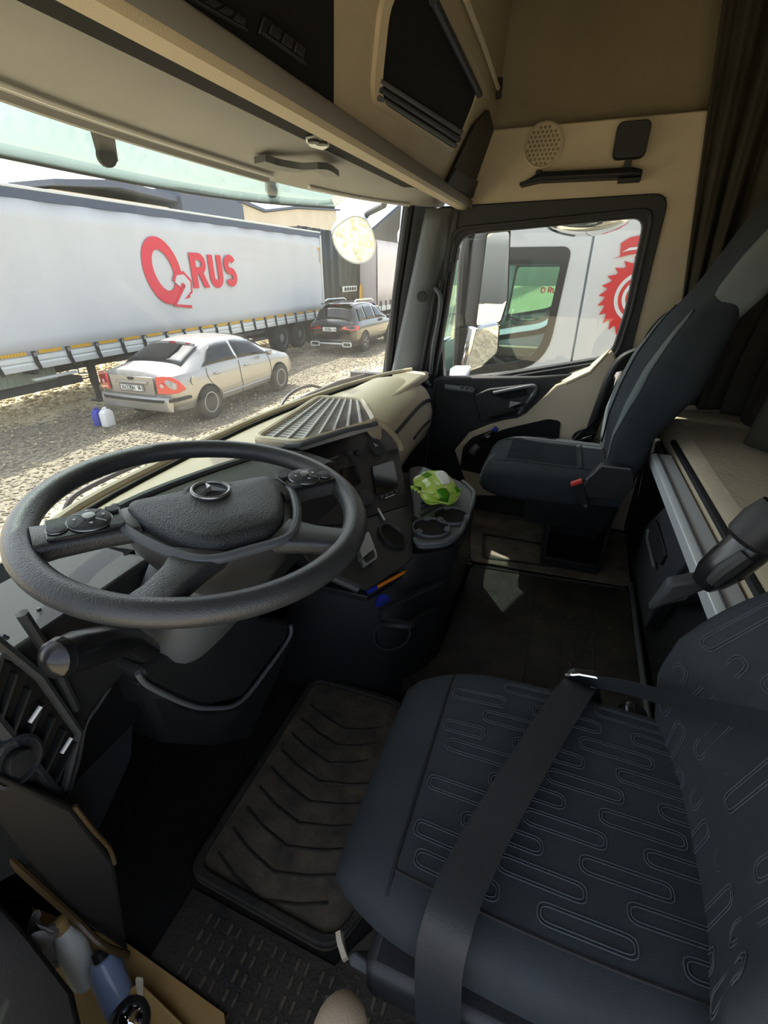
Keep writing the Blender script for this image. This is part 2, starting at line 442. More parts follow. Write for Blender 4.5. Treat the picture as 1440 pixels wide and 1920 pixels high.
# ---- yard ground: gravel sheet with gentle waves and a stone bank by the trailers
def ground_h(x, y):
    b = 0.22 * math.exp(-((y - 13.5) / 1.6) ** 2) * (1 if x > 0 else 1)
    return G + b + 0.02 * math.sin(x * 1.7 + y * 0.6) + 0.02 * math.sin(y * 2.3 - x * 0.4)
mb = MB()
xs = np.concatenate([np.linspace(-30, 0, 13)[:-1], np.linspace(0, 30, 91), np.linspace(30, 110, 17)[1:]])
ys = np.concatenate([np.linspace(-25, 0, 11)[:-1], np.linspace(0, 18, 55), np.linspace(18, 110, 20)[1:]])
nx, ny = len(xs), len(ys)
mb.add([(x, y, ground_h(x, y)) for x in xs for y in ys], [(i * ny + j, (i + 1) * ny + j, (i + 1) * ny + j + 1, i * ny + j + 1) for i in range(nx - 1) for j in range(ny - 1)])
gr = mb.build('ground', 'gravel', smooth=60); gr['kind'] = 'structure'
# ---- loose chippings lying on it (nobody could count them)
ico_v = np.array([(0, 0, 1), (.9, 0, .3), (.28, .85, .35), (-.72, .52, .3), (-.72, -.52, .3), (.28, -.85, .35), (0, 0, -.6)])
ico_f = [(0, 1, 2), (0, 2, 3), (0, 3, 4), (0, 4, 5), (0, 5, 1), (6, 2, 1), (6, 3, 2), (6, 4, 3), (6, 5, 4), (6, 1, 5)]
def chippings(name, n, xr, yr, size, hfun=ground_h, dens=None, mt_='stone'):
    V_, F_ = [], []
    x = rng.uniform(*xr, n); y = rng.uniform(*yr, n)
    s = rng.uniform(size[0], size[1], n) ** 1.0; a = rng.uniform(0, 6.283, n)
    k = 0
    for i in range(n):
        if dens is not None and rng.random() > dens(x[i], y[i]): continue
        c, d = math.cos(a[i]), math.sin(a[i])
        v = ico_v * np.array([1, rng.uniform(.6, 1), rng.uniform(.4, .8)]) * s[i] * rng.uniform(.75, 1.2, (7, 1))
        V_.append(np.c_[v[:, 0] * c - v[:, 1] * d + x[i], v[:, 0] * d + v[:, 1] * c + y[i], v[:, 2] + hfun(x[i], y[i])])
        F_.append(np.array(ico_f) + 7 * k); k += 1
    V_ = np.concatenate(V_); F_ = np.concatenate(F_)
    me = bpy.data.meshes.new(name)
    me.vertices.add(len(V_)); me.vertices.foreach_set('co', V_.ravel())
    me.loops.add(F_.size); me.loops.foreach_set('vertex_index', F_.ravel().astype(np.int32))
    me.polygons.add(len(F_)); me.polygons.foreach_set('loop_start', np.arange(0, F_.size, 3, dtype=np.int32))
    me.update(calc_edges=True); me.validate()
    o = bpy.data.objects.new(name, me); COL.objects.link(o); me.materials.append(M[mt_])
    o['kind'] = 'stuff'
    return o
g1 = chippings('gravel', 30000, (0.5, 24), (1.6, 10.4), (0.015, 0.042), dens=lambda x, y: 1.0 if (y < 5.4 + .3 * math.sin(x * 1.3) or y > 9.5 + .25 * math.sin(x * 2.1)) else .10)
g3 = chippings('gravel', 14000, (2, 22), (5.3, 9.8), (0.015, 0.040), mt_='darkstone')
tag(g3, 'darker gravel in the band the two cars stand on', 'gravel')
tag(g1, 'loose pale limestone chippings spread over the yard in front of the windscreen', 'gravel')
g2 = chippings('gravel', 9000, (4, 26), (10.2, 15.5), (0.03, 0.10))
tag(g2, 'bank of coarse pale stones seen underneath the long white trailer', 'gravel')

# ---- the long curtain-sided trailer straight ahead
TX0, TX1, TY = 4.9, 18.85, 9.6
tr = thing('semi_trailer', (TX0, TY, G), 'long white curtain-side semi-trailer with red lettering behind the silver car', 'trailer', 'parked semi-trailers')
mb = MB()
mb.grid(lambda u, v: Vector((TX0 + (TX1 - TX0) * u, TY + 0.012 * math.sin(u * 70) + 0.03 * math.sin(v * 3.1) * math.sin(u * 9 + 1), -0.26 + (2.36 + 0.26) * v)), 120, 8)
mb.build('curtain', 'pvc', tr, solid=0.01)
MB().box(((TX0 + TX1) / 2, TY + 1.28, 1.1), (TX1 - TX0 - 0.1, 2.45, 2.7)).build('box_body', 'pvc', tr)
MB().box(((TX0 + TX1) / 2, TY + 0.01, 2.44), (TX1 - TX0, 0.06, 0.16)).build('roof_rail', 'navy', tr, bevel=0.01)
MB().box(((TX0 + TX1) / 2, TY + 1.28, 2.545), (TX1 - TX0 + 0.06, 2.6, 0.05)).build('roof', 'rail', tr, bevel=0.01)
mb = MB()
mb.loft([[Vector((x, TY - 0.005 - dy, z)) for dy, z in ((0.0, -0.24), (0.03, -0.25), (0.035, -0.33), (0.015, -0.36), (0.035, -0.39), (0.03, -0.49), (0.0, -0.5))] for x in (TX0, TX1)])
mb.build('side_rail', 'rail', tr)
for x in (TX0 + 0.03, TX1 - 0.02):
    MB().box((x, TY, 1.0), (0.09, 0.08, 2.9)).build('corner_post', 'rail', tr, bevel=0.01)
latx = [5.7, 6.43, 7.14, 7.82, 8.50, 9.15, 9.90, 10.55, 11.2, 11.86, 12.47, 13.09, 13.76, 14.41, 15.05, 15.71, 16.43, 17.16, 17.95, 18.5]
for i, x in enumerate(latx):
    mb = MB()
    mb.slab([(x - 0.04, TY - 0.045, -0.16), (x + 0.04, TY - 0.045, -0.16), (x + 0.05, TY - 0.05, -0.36), (x + 0.09, TY - 0.05, -0.52), (x + 0.02, TY - 0.05, -0.52), (x - 0.03, TY - 0.05, -0.38)], (0, -0.015, 0))
    la = mb.build('strap', 'ink', tr, smooth=0)
    MB().box((x + 0.002, TY - 0.075, -0.22), (0.045, 0.02, 0.07)).build('buckle', 'silver', la, bevel=0.005)
    if i < len(latx) - 1:
        xm = (x + latx[i + 1]) / 2; mb = MB()
        for k in range(8): mb.box((xm - 0.21 + 0.06 * k, TY - 0.03, -0.19), (0.054, 0.008, 0.06))
        mb.build('reflective_tape', 'tape', tr, smooth=0)
for zz in (1.95,): 
    mb = MB(); mb.box((18.62, TY - 0.03, 2.0), (0.18, 0.006, 0.05)).box((18.68, TY - 0.03, 1.75), (0.05, 0.006, 0.5)); mb.build('corner_marking', 'tape', tr, smooth=0)
# lettering on the curtain
LZ = TY - 0.055
def ell(cx, cz, a, b, rot, n=40, y=LZ):
    c, s_ = math.cos(rot), math.sin(rot)
    return [(cx + a * math.cos(q) * c - b * math.sin(q) * s_, y, cz + a * math.cos(q) * s_ + b * math.sin(q) * c) for q in [2 * math.pi * k / n for k in range(n)]]
MB().ring_slab(ell(10.20, 1.20, 0.60, 0.76, R(20)), ell(10.22, 1.22, 0.31, 0.47, R(20)), (0, -0.006, 0)).build('letter_o', 'pvcred', tr, smooth=0)
mb = MB(); strokes(mb, '2', (10.56, LZ - 0.010, 0.50), (1, 0.0, -0.02), (0, 0, 1), 0.42, 0.54, 0.34, th=0.008); mb.build('digit_outline', 'pvcred', tr, smooth=0)
mb = MB(); strokes(mb, '2', (10.56, LZ - 0.020, 0.50), (1, 0.0, -0.02), (0, 0, 1), 0.42, 0.54, 0.19, th=0.008); mb.build('digit_two', 'pvc', tr, smooth=0)
def arc_slab(mb, cx, cz, r0, r1, a0, a1, y, th, sx=1.0, n=12):
    mb.loft([[Vector((cx + sx * r * math.cos(q), yy, cz + r * math.sin(q))) for r, yy in ((r0, y), (r1, y), (r1, y - th), (r0, y - th))] for q in [R(a0 + (a1 - a0) * k / n) for k in range(n + 1)]])
def rect_slab(mb, pts, y, th): mb.slab([(x, y, z) for x, z in pts], (0, -th, 0))
LB, LH, PN = .80, .84, .21
mb = MB(); x0 = 11.20                                   # R
rect_slab(mb, [(x0, LB), (x0 + PN, LB), (x0 + PN, LB + LH), (x0, LB + LH)], LZ, .006)
rect_slab(mb, [(x0 + PN - .02, LB + LH), (x0 + .36, LB + LH), (x0 + .36, LB + LH - .17), (x0 + PN - .02, LB + LH - .17)], LZ, .007)
rect_slab(mb, [(x0 + PN - .02, LB + .50), (x0 + .36, LB + .50), (x0 + .36, LB + .33), (x0 + PN - .02, LB + .33)], LZ, .007)
arc_slab(mb, x0 + .35, LB + LH - .255, .085, .255, -90, 90, LZ, .008)
rect_slab(mb, [(x0 + .27, LB + .36), (x0 + .46, LB + .38), (x0 + .66, LB), (x0 + .44, LB)], LZ, .0085)
mb.build('letter_r', 'pvcred', tr, smooth=0)
mb = MB(); x0 = 11.92                                   # U
for dx in (0, .37): rect_slab(mb, [(x0 + dx, LB + .26), (x0 + dx + PN, LB + .26), (x0 + dx + PN, LB + LH - .03), (x0 + dx, LB + LH - .03)], LZ, .006)
arc_slab(mb, x0 + .29, LB + .27, .085, .29, 180, 360, LZ, .007)
mb.build('letter_u', 'pvcred', tr, smooth=0)
mb = MB(); x0 = 12.60                                   # S
arc_slab(mb, x0 + .28, LB + .575, .075, .26, 25, 270, LZ, .006, 1.05)
arc_slab(mb, x0 + .28, LB + .25, .068, .25, -155, 90, LZ, .007, 1.08)
mb.build('letter_s', 'pvcred', tr, smooth=0)
# running gear
mb = MB()
mb.box(((TX0 + TX1) / 2, TY + 0.75, -0.62), (TX1 - TX0 - 0.4, 0.14, 0.28)).box(((TX0 + TX1) / 2, TY + 1.85, -0.62), (TX1 - TX0 - 0.4, 0.14, 0.28))
for x in np.linspace(TX0 + 0.6, TX1 - 0.4, 14): mb.box((x, TY + 1.3, -0.56), (0.08, 2.3, 0.12))
mb.build('chassis', 'chassis', tr, smooth=0)
def axle_wheel(x, y, z, r, parent, nm='wheel', side=-1):
    w = MB().lathe([(r * .55, 0.0), (r * .60, -0.03), (r * .9, -0.05), (r, 0.02), (r, 0.24), (r * .9, 0.3), (r * .5, 0.3)], (x, y, z), (0, 1, 0), 28).build(nm, 'tyre', parent)
    mb = MB().lathe([(r * .60, -0.035), (r * .62, -0.045), (r * .5, 0.05), (r * .3, 0.10), (r * .28, 0.0), (r * .16, -0.02), (0.001, -0.02)], (x, y, z), (0, 1, 0), 24, caps=False)
    mb.build('rim', 'rim', w)
    mb = MB()
    for k in range(8):
        a = 2 * math.pi * k / 8
        mb.lathe([(0.012, -0.03), (0.012, 0.0)], (x + math.cos(a) * r * .22, y, z + math.sin(a) * r * .22), (0, 1, 0), 6)
    mb.build('wheel_nut', 'chassis', w, kind='stuff')
    return w
for x in (15.55, 16.85, 18.1): axle_wheel(x, TY + 0.08, G + 0.5, 0.5, tr)
for x in (7.78,):
    mb = MB().box((x, TY + 0.25, -0.78), (0.13, 0.13, 0.65)).box((x, TY + 0.25, -1.3), (0.09, 0.09, 0.5)).box((x, TY + 0.25, G + 0.03), (0.26, 0.26, 0.06)).box((x - 0.25, TY + 0.25, -0.9), (0.5, 0.03, 0.03))
    mb.build('landing_leg', 'ink', tr, bevel=0.01)
    mb = MB().tube([(7.35, TY + 0.1, -0.55), (7.35, TY + 0.1, -0.75), (7.6, TY + 0.1, -0.78)], 0.015); mb.build('crank', 'chassis', tr)
mb = MB().box((6.0, TY + 0.5, -0.66), (2.2, 0.04, 0.36))
for k in range(16): mb.box((5.05 + k * 0.135, TY + 0.47, -0.66), (0.05, 0.03, 0.34))
mb.build('side_guard', 'greenbox', tr, smooth=0)
MB().box((6.8, TY + 0.05, -0.69), (0.95, 0.1, 0.05)).build('guard_bar', 'rail', tr, bevel=0.01)
MB().box((6.3, TY + 0.75, -0.95), (2.8, 0.5, 0.14)).build('lower_beam', 'chassis', tr)
for x0, x1 in ((8.4, 11.0), (11.3, 14.6)):
    mb = MB()
    for z in (-0.62, -0.85): mb.box(((x0 + x1) / 2, TY + 0.16, z), (x1 - x0, 0.03, 0.1))
    mb.build('underrun_guard', 'chassis', tr, smooth=0)
for x in (14.9, 15.9, 17.5): MB().box((x, TY + 0.6, -0.72), (0.6, 0.9, 0.35)).build('axle_box', 'hole', tr)

# ---- black tilt trailer and pale trailer beyond the rear of the first
bt = thing('semi_trailer', (19.3, 10.8, G), 'black tarpaulin trailer standing behind the black estate car', 'trailer', 'parked semi-trailers')
mb = MB()
mb.grid(lambda u, v: Vector((19.3 + 6.4 * u, 10.8 + 0.05 * math.sin(u * 40) + 0.03 * math.sin(u * 97 + v), -0.9 + 3.75 * v)), 110, 3)
mb.build('curtain', 'blacktarp', bt, solid=0.01)
MB().box((22.5, 12.0, 0.97), (6.3, 2.2, 3.7)).build('box_body', 'blacktarp', bt)
MB().box((22.5, 11.0, -1.05), (6.0, 0.4, 0.35)).build('chassis', 'hole', bt)
for x in (20.3, 24.9): axle_wheel(x, 11.0, G + 0.48, 0.48, bt)
lb = MB().box((23.9, 10.66, 0.42), (1.75, 0.08, 0.26)).build('light_bar', 'rail', bt, bevel=0.02)
for k in range(5): MB().lathe([(0.085, 0), (0.085, -0.03), (0.06, -0.035)], (23.3 + 0.30 * k, 10.62, 0.42), (0, 1, 0), 14).build('lamp', 'ink', lb)
MB().add(ell(26.1 - 0.75, 0.02, 0.24, 0.62, 0.0, 24, 10.64), [tuple(range(24))]).build('oval_marker', 'tape', bt, solid=0.03, label='pale oval marker hanging on the black tarpaulin')
t2 = thing('semi_trailer', (26, 9.9, G), 'pale pinkish white curtain trailer furthest away beside the windscreen pillar', 'trailer', 'parked semi-trailers')
mb = MB(); mb.grid(lambda u, v: Vector((25.9 + 11 * u, 9.9 + 0.02 * math.sin(u * 50), -0.5 + 3.3 * v)), 60, 3); mb.build('curtain', 'pvcpink', t2, solid=0.01)
MB().box((31.4, 11.2, 1.2), (10.9, 2.4, 3.3)).build('box_body', 'pvcpink', t2)
MB().box((31.4, 9.86, -0.62), (11, 0.06, 0.26)).build('side_rail', 'rail', t2)
MB().box((31.4, 10.6, -1.0), (10.5, 1.0, 0.45)).build('chassis', 'hole', t2)
for k in range(12): MB().box((26.3 + 0.8 * k, 9.84, -0.5), (0.1, 0.03, 0.5)).build('strap', 'ink', t2, smooth=0)
MB().box((31.4, 9.88, 2.84), (11, 0.08, 0.12)).build('roof_rail', 'chassis', t2)
for x in (28.5, 30.0): axle_wheel(x, 9.95, G + 0.48, 0.48, t2)

# ---- depot buildings behind the trailers
b1 = thing('depot_building', (45, 45, G), 'pale low building with slate blue roof edge behind the long trailer', 'building', 'depot buildings behind the trailers')
MB().box((44.2, 50, 3.0), (14.4, 9, 9.6)).build('wall', 'bldg', b1)
MB().slab([(36.6, 44.4, 8.0), (43.8, 44.4, 8.7), (51.8, 44.4, 8.35), (51.8, 44.4, 8.95), (43.8, 44.4, 9.35), (36.6, 44.4, 8.45)], (0, 12, 0)).build('roof', 'bldgroof', b1, smooth=0)
b2 = thing('depot_building', (57, 44, G), 'slate blue gabled block rising between the two pale buildings', 'building', 'depot buildings behind the trailers')
MB().slab([(52, 44, G), (64, 44, G), (64, 44, 9.2), (60, 44, 10.0), (52, 44, 9.75)], (0, 10, 0)).build('wall', 'bldgroof', b2, smooth=0)
b3 = thing('depot_building', (72, 45, G), 'pale gabled building with dark roof line right of the slate block', 'building', 'depot buildings behind the trailers')
MB().slab([(64.6, 44.6, G), (95, 44.6, G), (95, 44.6, 11.4), (80, 44.6, 10.3), (70, 44.6, 8.9), (64.6, 44.6, 9.5)], (0, 10, 0)).build('wall', 'bldg', b3, smooth=0)
MB().slab([(64.4, 44.2, 9.55), (70, 44.2, 9.0), (80, 44.2, 10.4), (96, 44.2, 11.5), (96, 44.2, 11.8), (80, 44.2, 10.75), (70, 44.2, 9.3), (64.4, 44.2, 9.95)], (0, 11, 0)).build('roof', 'bldgroof', b3, smooth=0)

# ---- cars
def car(name, x0, yc, label, paint, st, ringf, wheel_r, wx, glass, wins, rear, front, rim_style, rotz=0.0):
    """st: stations (x, halfwidth, zbottom, belt, roof half width, roof z); car points along +X"""
    t = thing(name, (x0, yc, G), label, 'car')
    def ring(s):
        x, w, zb, belt, rw, rz = s
        h = [(0, zb), (.70 * w, zb), (.93 * w, zb + .06), (.99 * w, zb + .24), (w, zb * .4 + belt * .6), (.985 * w, belt - .12), (.945 * w, belt), (rw + .02, rz - .055), (rw * .82, rz - .008), (rw * .4, rz + .012), (0, rz + .018)]
        return h
    hs = [ring(s) for s in st]; n = len(hs[0])
    rings = []
    for s, h in zip(st, hs):
        pts = [(s[0], -y, z) for y, z in h] + [(s[0], y, z) for y, z in h[-2:0:-1]]
        rings.append([Vector((x0 + a, yc + b, G + c)) for a, b, c in pts])
    body = MB().loft(rings).build('body', paint, t, smooth=50, subsurf=1)
    def surf(x, r):
        for i in range(len(st) - 1):
            if st[i][0] <= x <= st[i + 1][0]:
                k = (x - st[i][0]) / (st[i + 1][0] - st[i][0]); break
        else: i = 0 if x < st[0][0] else len(st) - 2; k = 0.0 if x < st[0][0] else 1.0
        j = min(int(r), n - 2); f = r - j
        p = lambda h: Vector(h[j] + (0,)).lerp(Vector(h[j + 1] + (0,)), f)
        q = p(hs[i]).lerp(p(hs[i + 1]), k)
        return q.x, q.y
    for nm, poly in wins:                                  # side glass, both sides; poly of four (x, r)
        for sg in (-1, 1):
            def fn(u, v, sg=sg, poly=poly):
                a = quadpt([(p[0], p[1], 0) for p in poly], u, v); y, z = surf(a.x, a.y)
                return Vector((x0 + a.x, yc + sg * (y + 0.012), G + z + 0.004))
            MB().grid(fn, 10, 4).build(nm, glass, t, solid=0.006)
    for nm, xa, xb, ra, off in (rear, front):
        def fn(u, v):
            r = ra + (n - 1 - ra) * (1 - abs(2 * u - 1)); x = xa + (xb - xa) * v
            y, z = surf(x, r); sgn = 1 if u > .5 else -1
            return Vector((x0 + x + off, yc + sgn * y, G + z + 0.012))
        MB().grid(fn, 16, 6).build(nm, glass, t, solid=0.006)
    w = st[len(st) // 2][1]
    for x in wx:
        for sg in (-1, 1):
            y = yc + sg * (w - 0.0)
            MB().lathe([(wheel_r * 1.13, -0.12 * sg), (wheel_r * 1.13, 0.006 * sg)], (x0 + x, y, G + wheel_r * 1.02), (0, 1, 0), 32).build('wheel_arch', 'hole', t)
            wh = MB().lathe([(wheel_r * .62, 0.02 * sg), (wheel_r * .9, 0.03 * sg), (wheel_r, 0.0), (wheel_r, -0.17 * sg)], (x0 + x, y, G + wheel_r), (0, 1, 0), 32).build('wheel', 'tyre', t)
            MB().lathe([(wheel_r * .66, 0.026 * sg), (wheel_r * .6, 0.032 * sg), (wheel_r * .55, 0.012 * sg), (0.001, 0.012 * sg)], (x0 + x, y, G + wheel_r), (0, 1, 0), 28, caps=False).build('rim', 'rim' if rim_style == 'cap' else 'ink', wh)
            mb = MB()
            if rim_style == 'cap':
                for k in range(8):
                    a = 2 * math.pi * k / 8; d = Vector((math.cos(a), 0, math.sin(a))); e = Vector((-math.sin(a), 0, math.cos(a))); c = Vector((x0 + x, y + 0.016 * sg, G + wheel_r))
                    mb.slab([c + d * wheel_r * .27 - e * .014, c + d * wheel_r * .52 - e * .03, c + d * wheel_r * .52 + e * .03, c + d * wheel_r * .27 + e * .014], (0, 0.006 * sg, 0))
                mb.build('rim_slot', 'ink', wh, smooth=0)
            else:
                for k in range(5):
                    for s2 in (-.17, .17):
                        a = 2 * math.pi * k / 5; d = Vector((math.cos(a + s2), 0, math.sin(a + s2))); e = Vector((-math.sin(a), 0, math.cos(a))); c = Vector((x0 + x, y + 0.014 * sg, G + wheel_r))
                        d0 = Vector((math.cos(a), 0, math.sin(a)))
                        mb.slab([c + d0 * wheel_r * .1 - e * .012, c + d * wheel_r * .62 - e * .012, c + d * wheel_r * .62 + e * .012, c + d0 * wheel_r * .1 + e * .012], (0, 0.012 * sg, 0))
                mb.build('spoke', 'rim', wh, smooth=0)
    return t, surf, w
# silver saloon
FX, FY = 6.62, 7.42
st = [(0.00, .74, .34, .93, .58, .985), (0.10, .86, .27, .96, .66, 1.03), (0.30, .905, .23, .965, .69, 1.05), (0.52, .92, .21, .97, .69, 1.07), (0.75, .925, .20, .97, .655, 1.19),
      (1.25, .925, .19, .965, .60, 1.385), (1.7, .925, .19, .96, .60, 1.44), (2.3, .925, .19, .95, .605, 1.435), (2.75, .925, .19, .94, .60, 1.38), (3.1, .92, .19, .93, .63, 1.21), (3.45, .915, .2, .925, .69, 1.01),
      (3.9, .90, .2, .88, .68, .94), (4.25, .85, .22, .80, .62, .84), (4.45, .74, .26, .66, .50, .70), (4.5, .62, .32, .55, .42, .58)]
fo, fs, fw = car('saloon_car', FX, FY, 'silver four-door saloon car parked on gravel in front of the long trailer', 'carsilver', st, None, 0.315, (0.93, 3.57), 'carglass',
   [('rear_side_window', [(0.92, 6.12), (2.05, 6.10), (2.05, 6.90), (1.42, 6.92)]), ('front_side_window', [(2.10, 6.10), (3.22, 6.10), (2.80, 6.88), (2.10, 6.92)])],
   ('rear_window', 0.56, 1.22, 7.15, -0.008), ('windscreen', 2.80, 3.38, 7.15, 0.01), 'cap')
# rear fittings
mb = MB(); mb.loft([[Vector((FX + x, FY + sg * y, G + z)) for x, z in ((0.05, .30), (-.05, .33), (-.075, .42), (-.06, .56), (-.02, .60), (0.12, .60))] for sg, y, x0_ in ((-1, .80, 0), (-1, .45, 0), (1, .45, 0), (1, .80, 0))])
mb.build('rear_bumper', 'carsilver', fo, bevel=0.02)
MB().ribbon([(FX + 0.42, FY - .935, G + .54), (FX + .12, FY - .885, G + .535), (FX - .03, FY - .78, G + .53), (FX - .085, FY - .5, G + .525), (FX - .085, FY + .5, G + .525), (FX - .03, FY + .78, G + .53), (FX + .2, FY + .9, G + .535)], (0, 0, 1), 0.05, 0.015, 4).build('bumper_strip', 'ink', fo)
for sg in (-1, 1):
    q = [(FX - .01, FY + sg * .56, G + .66), (FX + .02, FY + sg * .80, G + .66), (FX + .16, FY + sg * .90, G + .66), (FX + .34, FY + sg * .925, G + .70), (FX + .22, FY + sg * .91, G + .86), (FX + .08, FY + sg * .86, G + .965), (FX + .02, FY + sg * .74, G + .975), (FX + .0, FY + sg * .57, G + .96)]
    lamp = MB().slab(q, (-0.03, sg * 0.022, 0)).build('tail_lamp', 'carlamp', fo, bevel=0.01)
    MB().lathe([(0.042, 0), (0.039, 0.010), (0.015, 0.014)], (FX - .02, FY + sg * .70, G + .80), (-1, 0.28 * sg, 0), 20).build('reversing_light', 'carlampw', lamp)
mb = MB(); mb.slab([(FX - .012, FY - .50, G + .62), (FX - .012, FY + .50, G + .62), (FX - .012, FY + .52, G + .94), (FX - .012, FY - .52, G + .94)], (-0.012, 0, 0)); mb.build('boot_panel', 'carsilver', fo, bevel=0.01)
MB().box((FX - .035, FY, G + .835), (0.03, .76, .05)).build('plate_trim', 'carsilver', fo, bevel=0.012)
pl = MB().box((FX - .045, FY, G + .735), (0.015, .54, .125)).build('number_plate', 'plate', fo, bevel=0.004)
mb = MB(); strokes(mb, 'X432BH', (FX - .054, FY + .225, G + .695), (0, -1, 0), (0, 0, 1), .042, .075, .011); strokes(mb, '96', (FX - .054, FY - .155, G + .71), (0, -1, 0), (0, 0, 1), .032, .06, .009); mb.build('plate_text', 'ink', pl, smooth=0)
mb = MB().ring_slab([(FX - .056, FY + y, G + .735 + z) for y, z in roundrect(.54, .125, .01)], [(FX - .056, FY + y, G + .735 + z) for y, z in roundrect(.52, .105, .008)], (-0.004, 0, 0)); mb.build('plate_frame', 'ink', pl, smooth=0)
bd = MB().add([(FX - .03, FY + .075 * math.cos(q), G + .905 + .03 * math.sin(q)) for q in [k * math.pi / 12 for k in range(24)]], [tuple(range(24))]).build('badge', 'ink', fo, solid=0.012)
def side_line(pts, nm, m, w=0.010, yy=0.006):
    """thin seam drawn over the right and left flank; pts of (x, ring position)"""
    for sg in (-1, 1):
        p = []
        for x, r in pts:
            y, z = fs(x, r); p.append(Vector((FX + x, FY + sg * (y + yy - 0.004), G + z)))
        MB().tube(smoothpath(p, 4), w / 2, 5).build(nm, m, fo)
side_line([(2.07, 2.2), (2.06, 3), (2.03, 4), (2.03, 5), (2.06, 6)], 'door_seam', 'seam')
side_line([(1.35, 2.3), (1.30, 3.2), (1.05, 4.2), (0.98, 5), (1.02, 6)], 'door_seam', 'seam')
side_line([(3.2, 2.2), (3.22, 3.5), (3.2, 5), (3.15, 6)], 'door_seam', 'seam')
side_line([(1.35, 2.75), (2.0, 2.75), (3.15, 2.75)], 'flank_moulding', 'carsilver', 0.03)
for sg in (-1, 1):
    for x in (1.22, 2.25):
        MB().ellipsoid((FX + x + .05, FY + sg * .935, G + .83), (.10, .022, .024), 12, 6).build('door_handle', 'carsilver', fo)
    MB().lathe([(.085, 0), (.085, .006), (.07, .008)], (FX + .58, FY + sg * .918, G + .80), (0, sg, 0), 20).build('fuel_flap', 'carsilver', fo)
    MB().ellipsoid((FX + 3.0, FY + sg * 1.03, G + 1.0), (.07, .10, .07), 12, 6).build('door_mirror', 'carsilver', fo)
mb = MB().box((FX + .78, FY - .15, G + 1.08), (.02, .3, .09)); mb.build('parcel_shelf_box', 'plate', fo, label='pale box lying behind the rear window')
# black estate car
SX, SY = 15.75, 7.78
st2 = [(0.00, .76, .36, .98, .55, 1.04), (0.10, .88, .30, 1.02, .62, 1.10), (0.22, .91, .26, 1.04, .64, 1.22), (0.45, .93, .25, 1.04, .62, 1.50), (0.62, .94, .24, 1.04, .62, 1.62), (1.1, .94, .24, 1.04, .62, 1.67), (1.9, .94, .24, 1.03, .61, 1.67), (2.6, .94, .24, 1.02, .60, 1.61),
       (3.0, .94, .24, 1.02, .62, 1.42), (3.5, .93, .25, 1.02, .69, 1.12), (4.0, .92, .25, .98, .68, 1.03), (4.4, .86, .28, .85, .6, .90), (4.6, .72, .34, .66, .48, .72)]
so, ss, sw_ = car('estate_car', SX, SY, 'black estate car seen from behind beside the black trailer', 'carblack', st2, None, 0.36, (0.9, 3.6), 'carglass',
   [('rear_quarter_window', [(0.55, 6.1), (1.15, 6.1), (1.15, 6.85), (0.72, 6.85)]), ('rear_side_window', [(1.2, 6.1), (2.1, 6.1), (2.1, 6.88), (1.2, 6.88)]), ('front_side_window', [(2.15, 6.1), (3.3, 6.1), (2.72, 6.85), (2.15, 6.88)])],
   ('rear_window', 0.17, 0.46, 7.0, -0.02), ('windscreen', 2.7, 3.4, 7.15, 0.01), 'spoke')
for sg in (-1, 1):
    q = [(SX + .02, SY + sg * .38, G + .86), (SX + .05, SY + sg * .80, G + .82), (SX + .25, SY + sg * .93, G + .82), (SX + .35, SY + sg * .94, G + .95), (SX + .10, SY + sg * .86, G + .98), (SX + .0, SY + sg * .42, G + .92)]
    MB().slab(q, (-0.03, sg * .02, 0)).build('tail_lamp', 'carlamp', so, bevel=0.01)
    MB().tube([(SX + .8, SY + sg * .58, G + 1.70), (SX + 1.0, SY + sg * .58, G + 1.75), (SX + 2.4, SY + sg * .57, G + 1.73), (SX + 2.6, SY + sg * .57, G + 1.66)], 0.025, 6).build('roof_rail', 'alu', so)
    MB().ellipsoid((SX + 3.05, SY + sg * 1.06, G + 1.08), (.09, .12, .08), 12, 6).build('door_mirror', 'carblack', so)
    MB().ring_slab([(SX - .06, SY + sg * .62 + y, G + .36 + z) for y, z in roundrect(.36, .16, .05)], [(SX - .06, SY + sg * .62 + y, G + .36 + z) for y, z in roundrect(.29, .10, .04)], (-0.03, 0, 0)).build('exhaust_surround', 'alu', so, smooth=0)
MB().box((SX - .03, SY, G + .40), (.08, 1.5, .22)).build('rear_bumper', 'carblack', so, bevel=0.03)
MB().box((SX - .075, SY, G + .38), (.03, 1.0, .05)).build('bumper_trim', 'alu', so, bevel=0.01)
MB().box((SX + .16, SY, G + 1.06), (.02, 1.5, .025)).build('tailgate_trim', 'alu', so)
pl = MB().box((SX - .03, SY + .05, G + .84), (0.015, .52, .13)).build('number_plate', 'plate', so, bevel=0.004)
mb = MB(); strokes(mb, 'P922BA', (SX - .039, SY + .27, G + .80), (0, -1, 0), (0, 0, 1), .042, .075, .012); strokes(mb, '116', (SX - .039, SY - .10, G + .81), (0, -1, 0), (0, 0, 1), .026, .06, .009); mb.build('plate_text', 'ink', pl, smooth=0)
MB().box((SX + .60, SY, G + 1.60), (.03, .34, .03)).build('brake_light', 'carlamp', so)
MB().box((SX + .58, SY, G + 1.63), (.22, 1.2, .03)).build('spoiler', 'carblack', so, bevel=0.01)
MB().tube([(SX + .13, SY - .02, G + 1.10), (SX + .15, SY + .3, G + 1.14)], 0.012, 5).build('rear_wiper', 'ink', so)
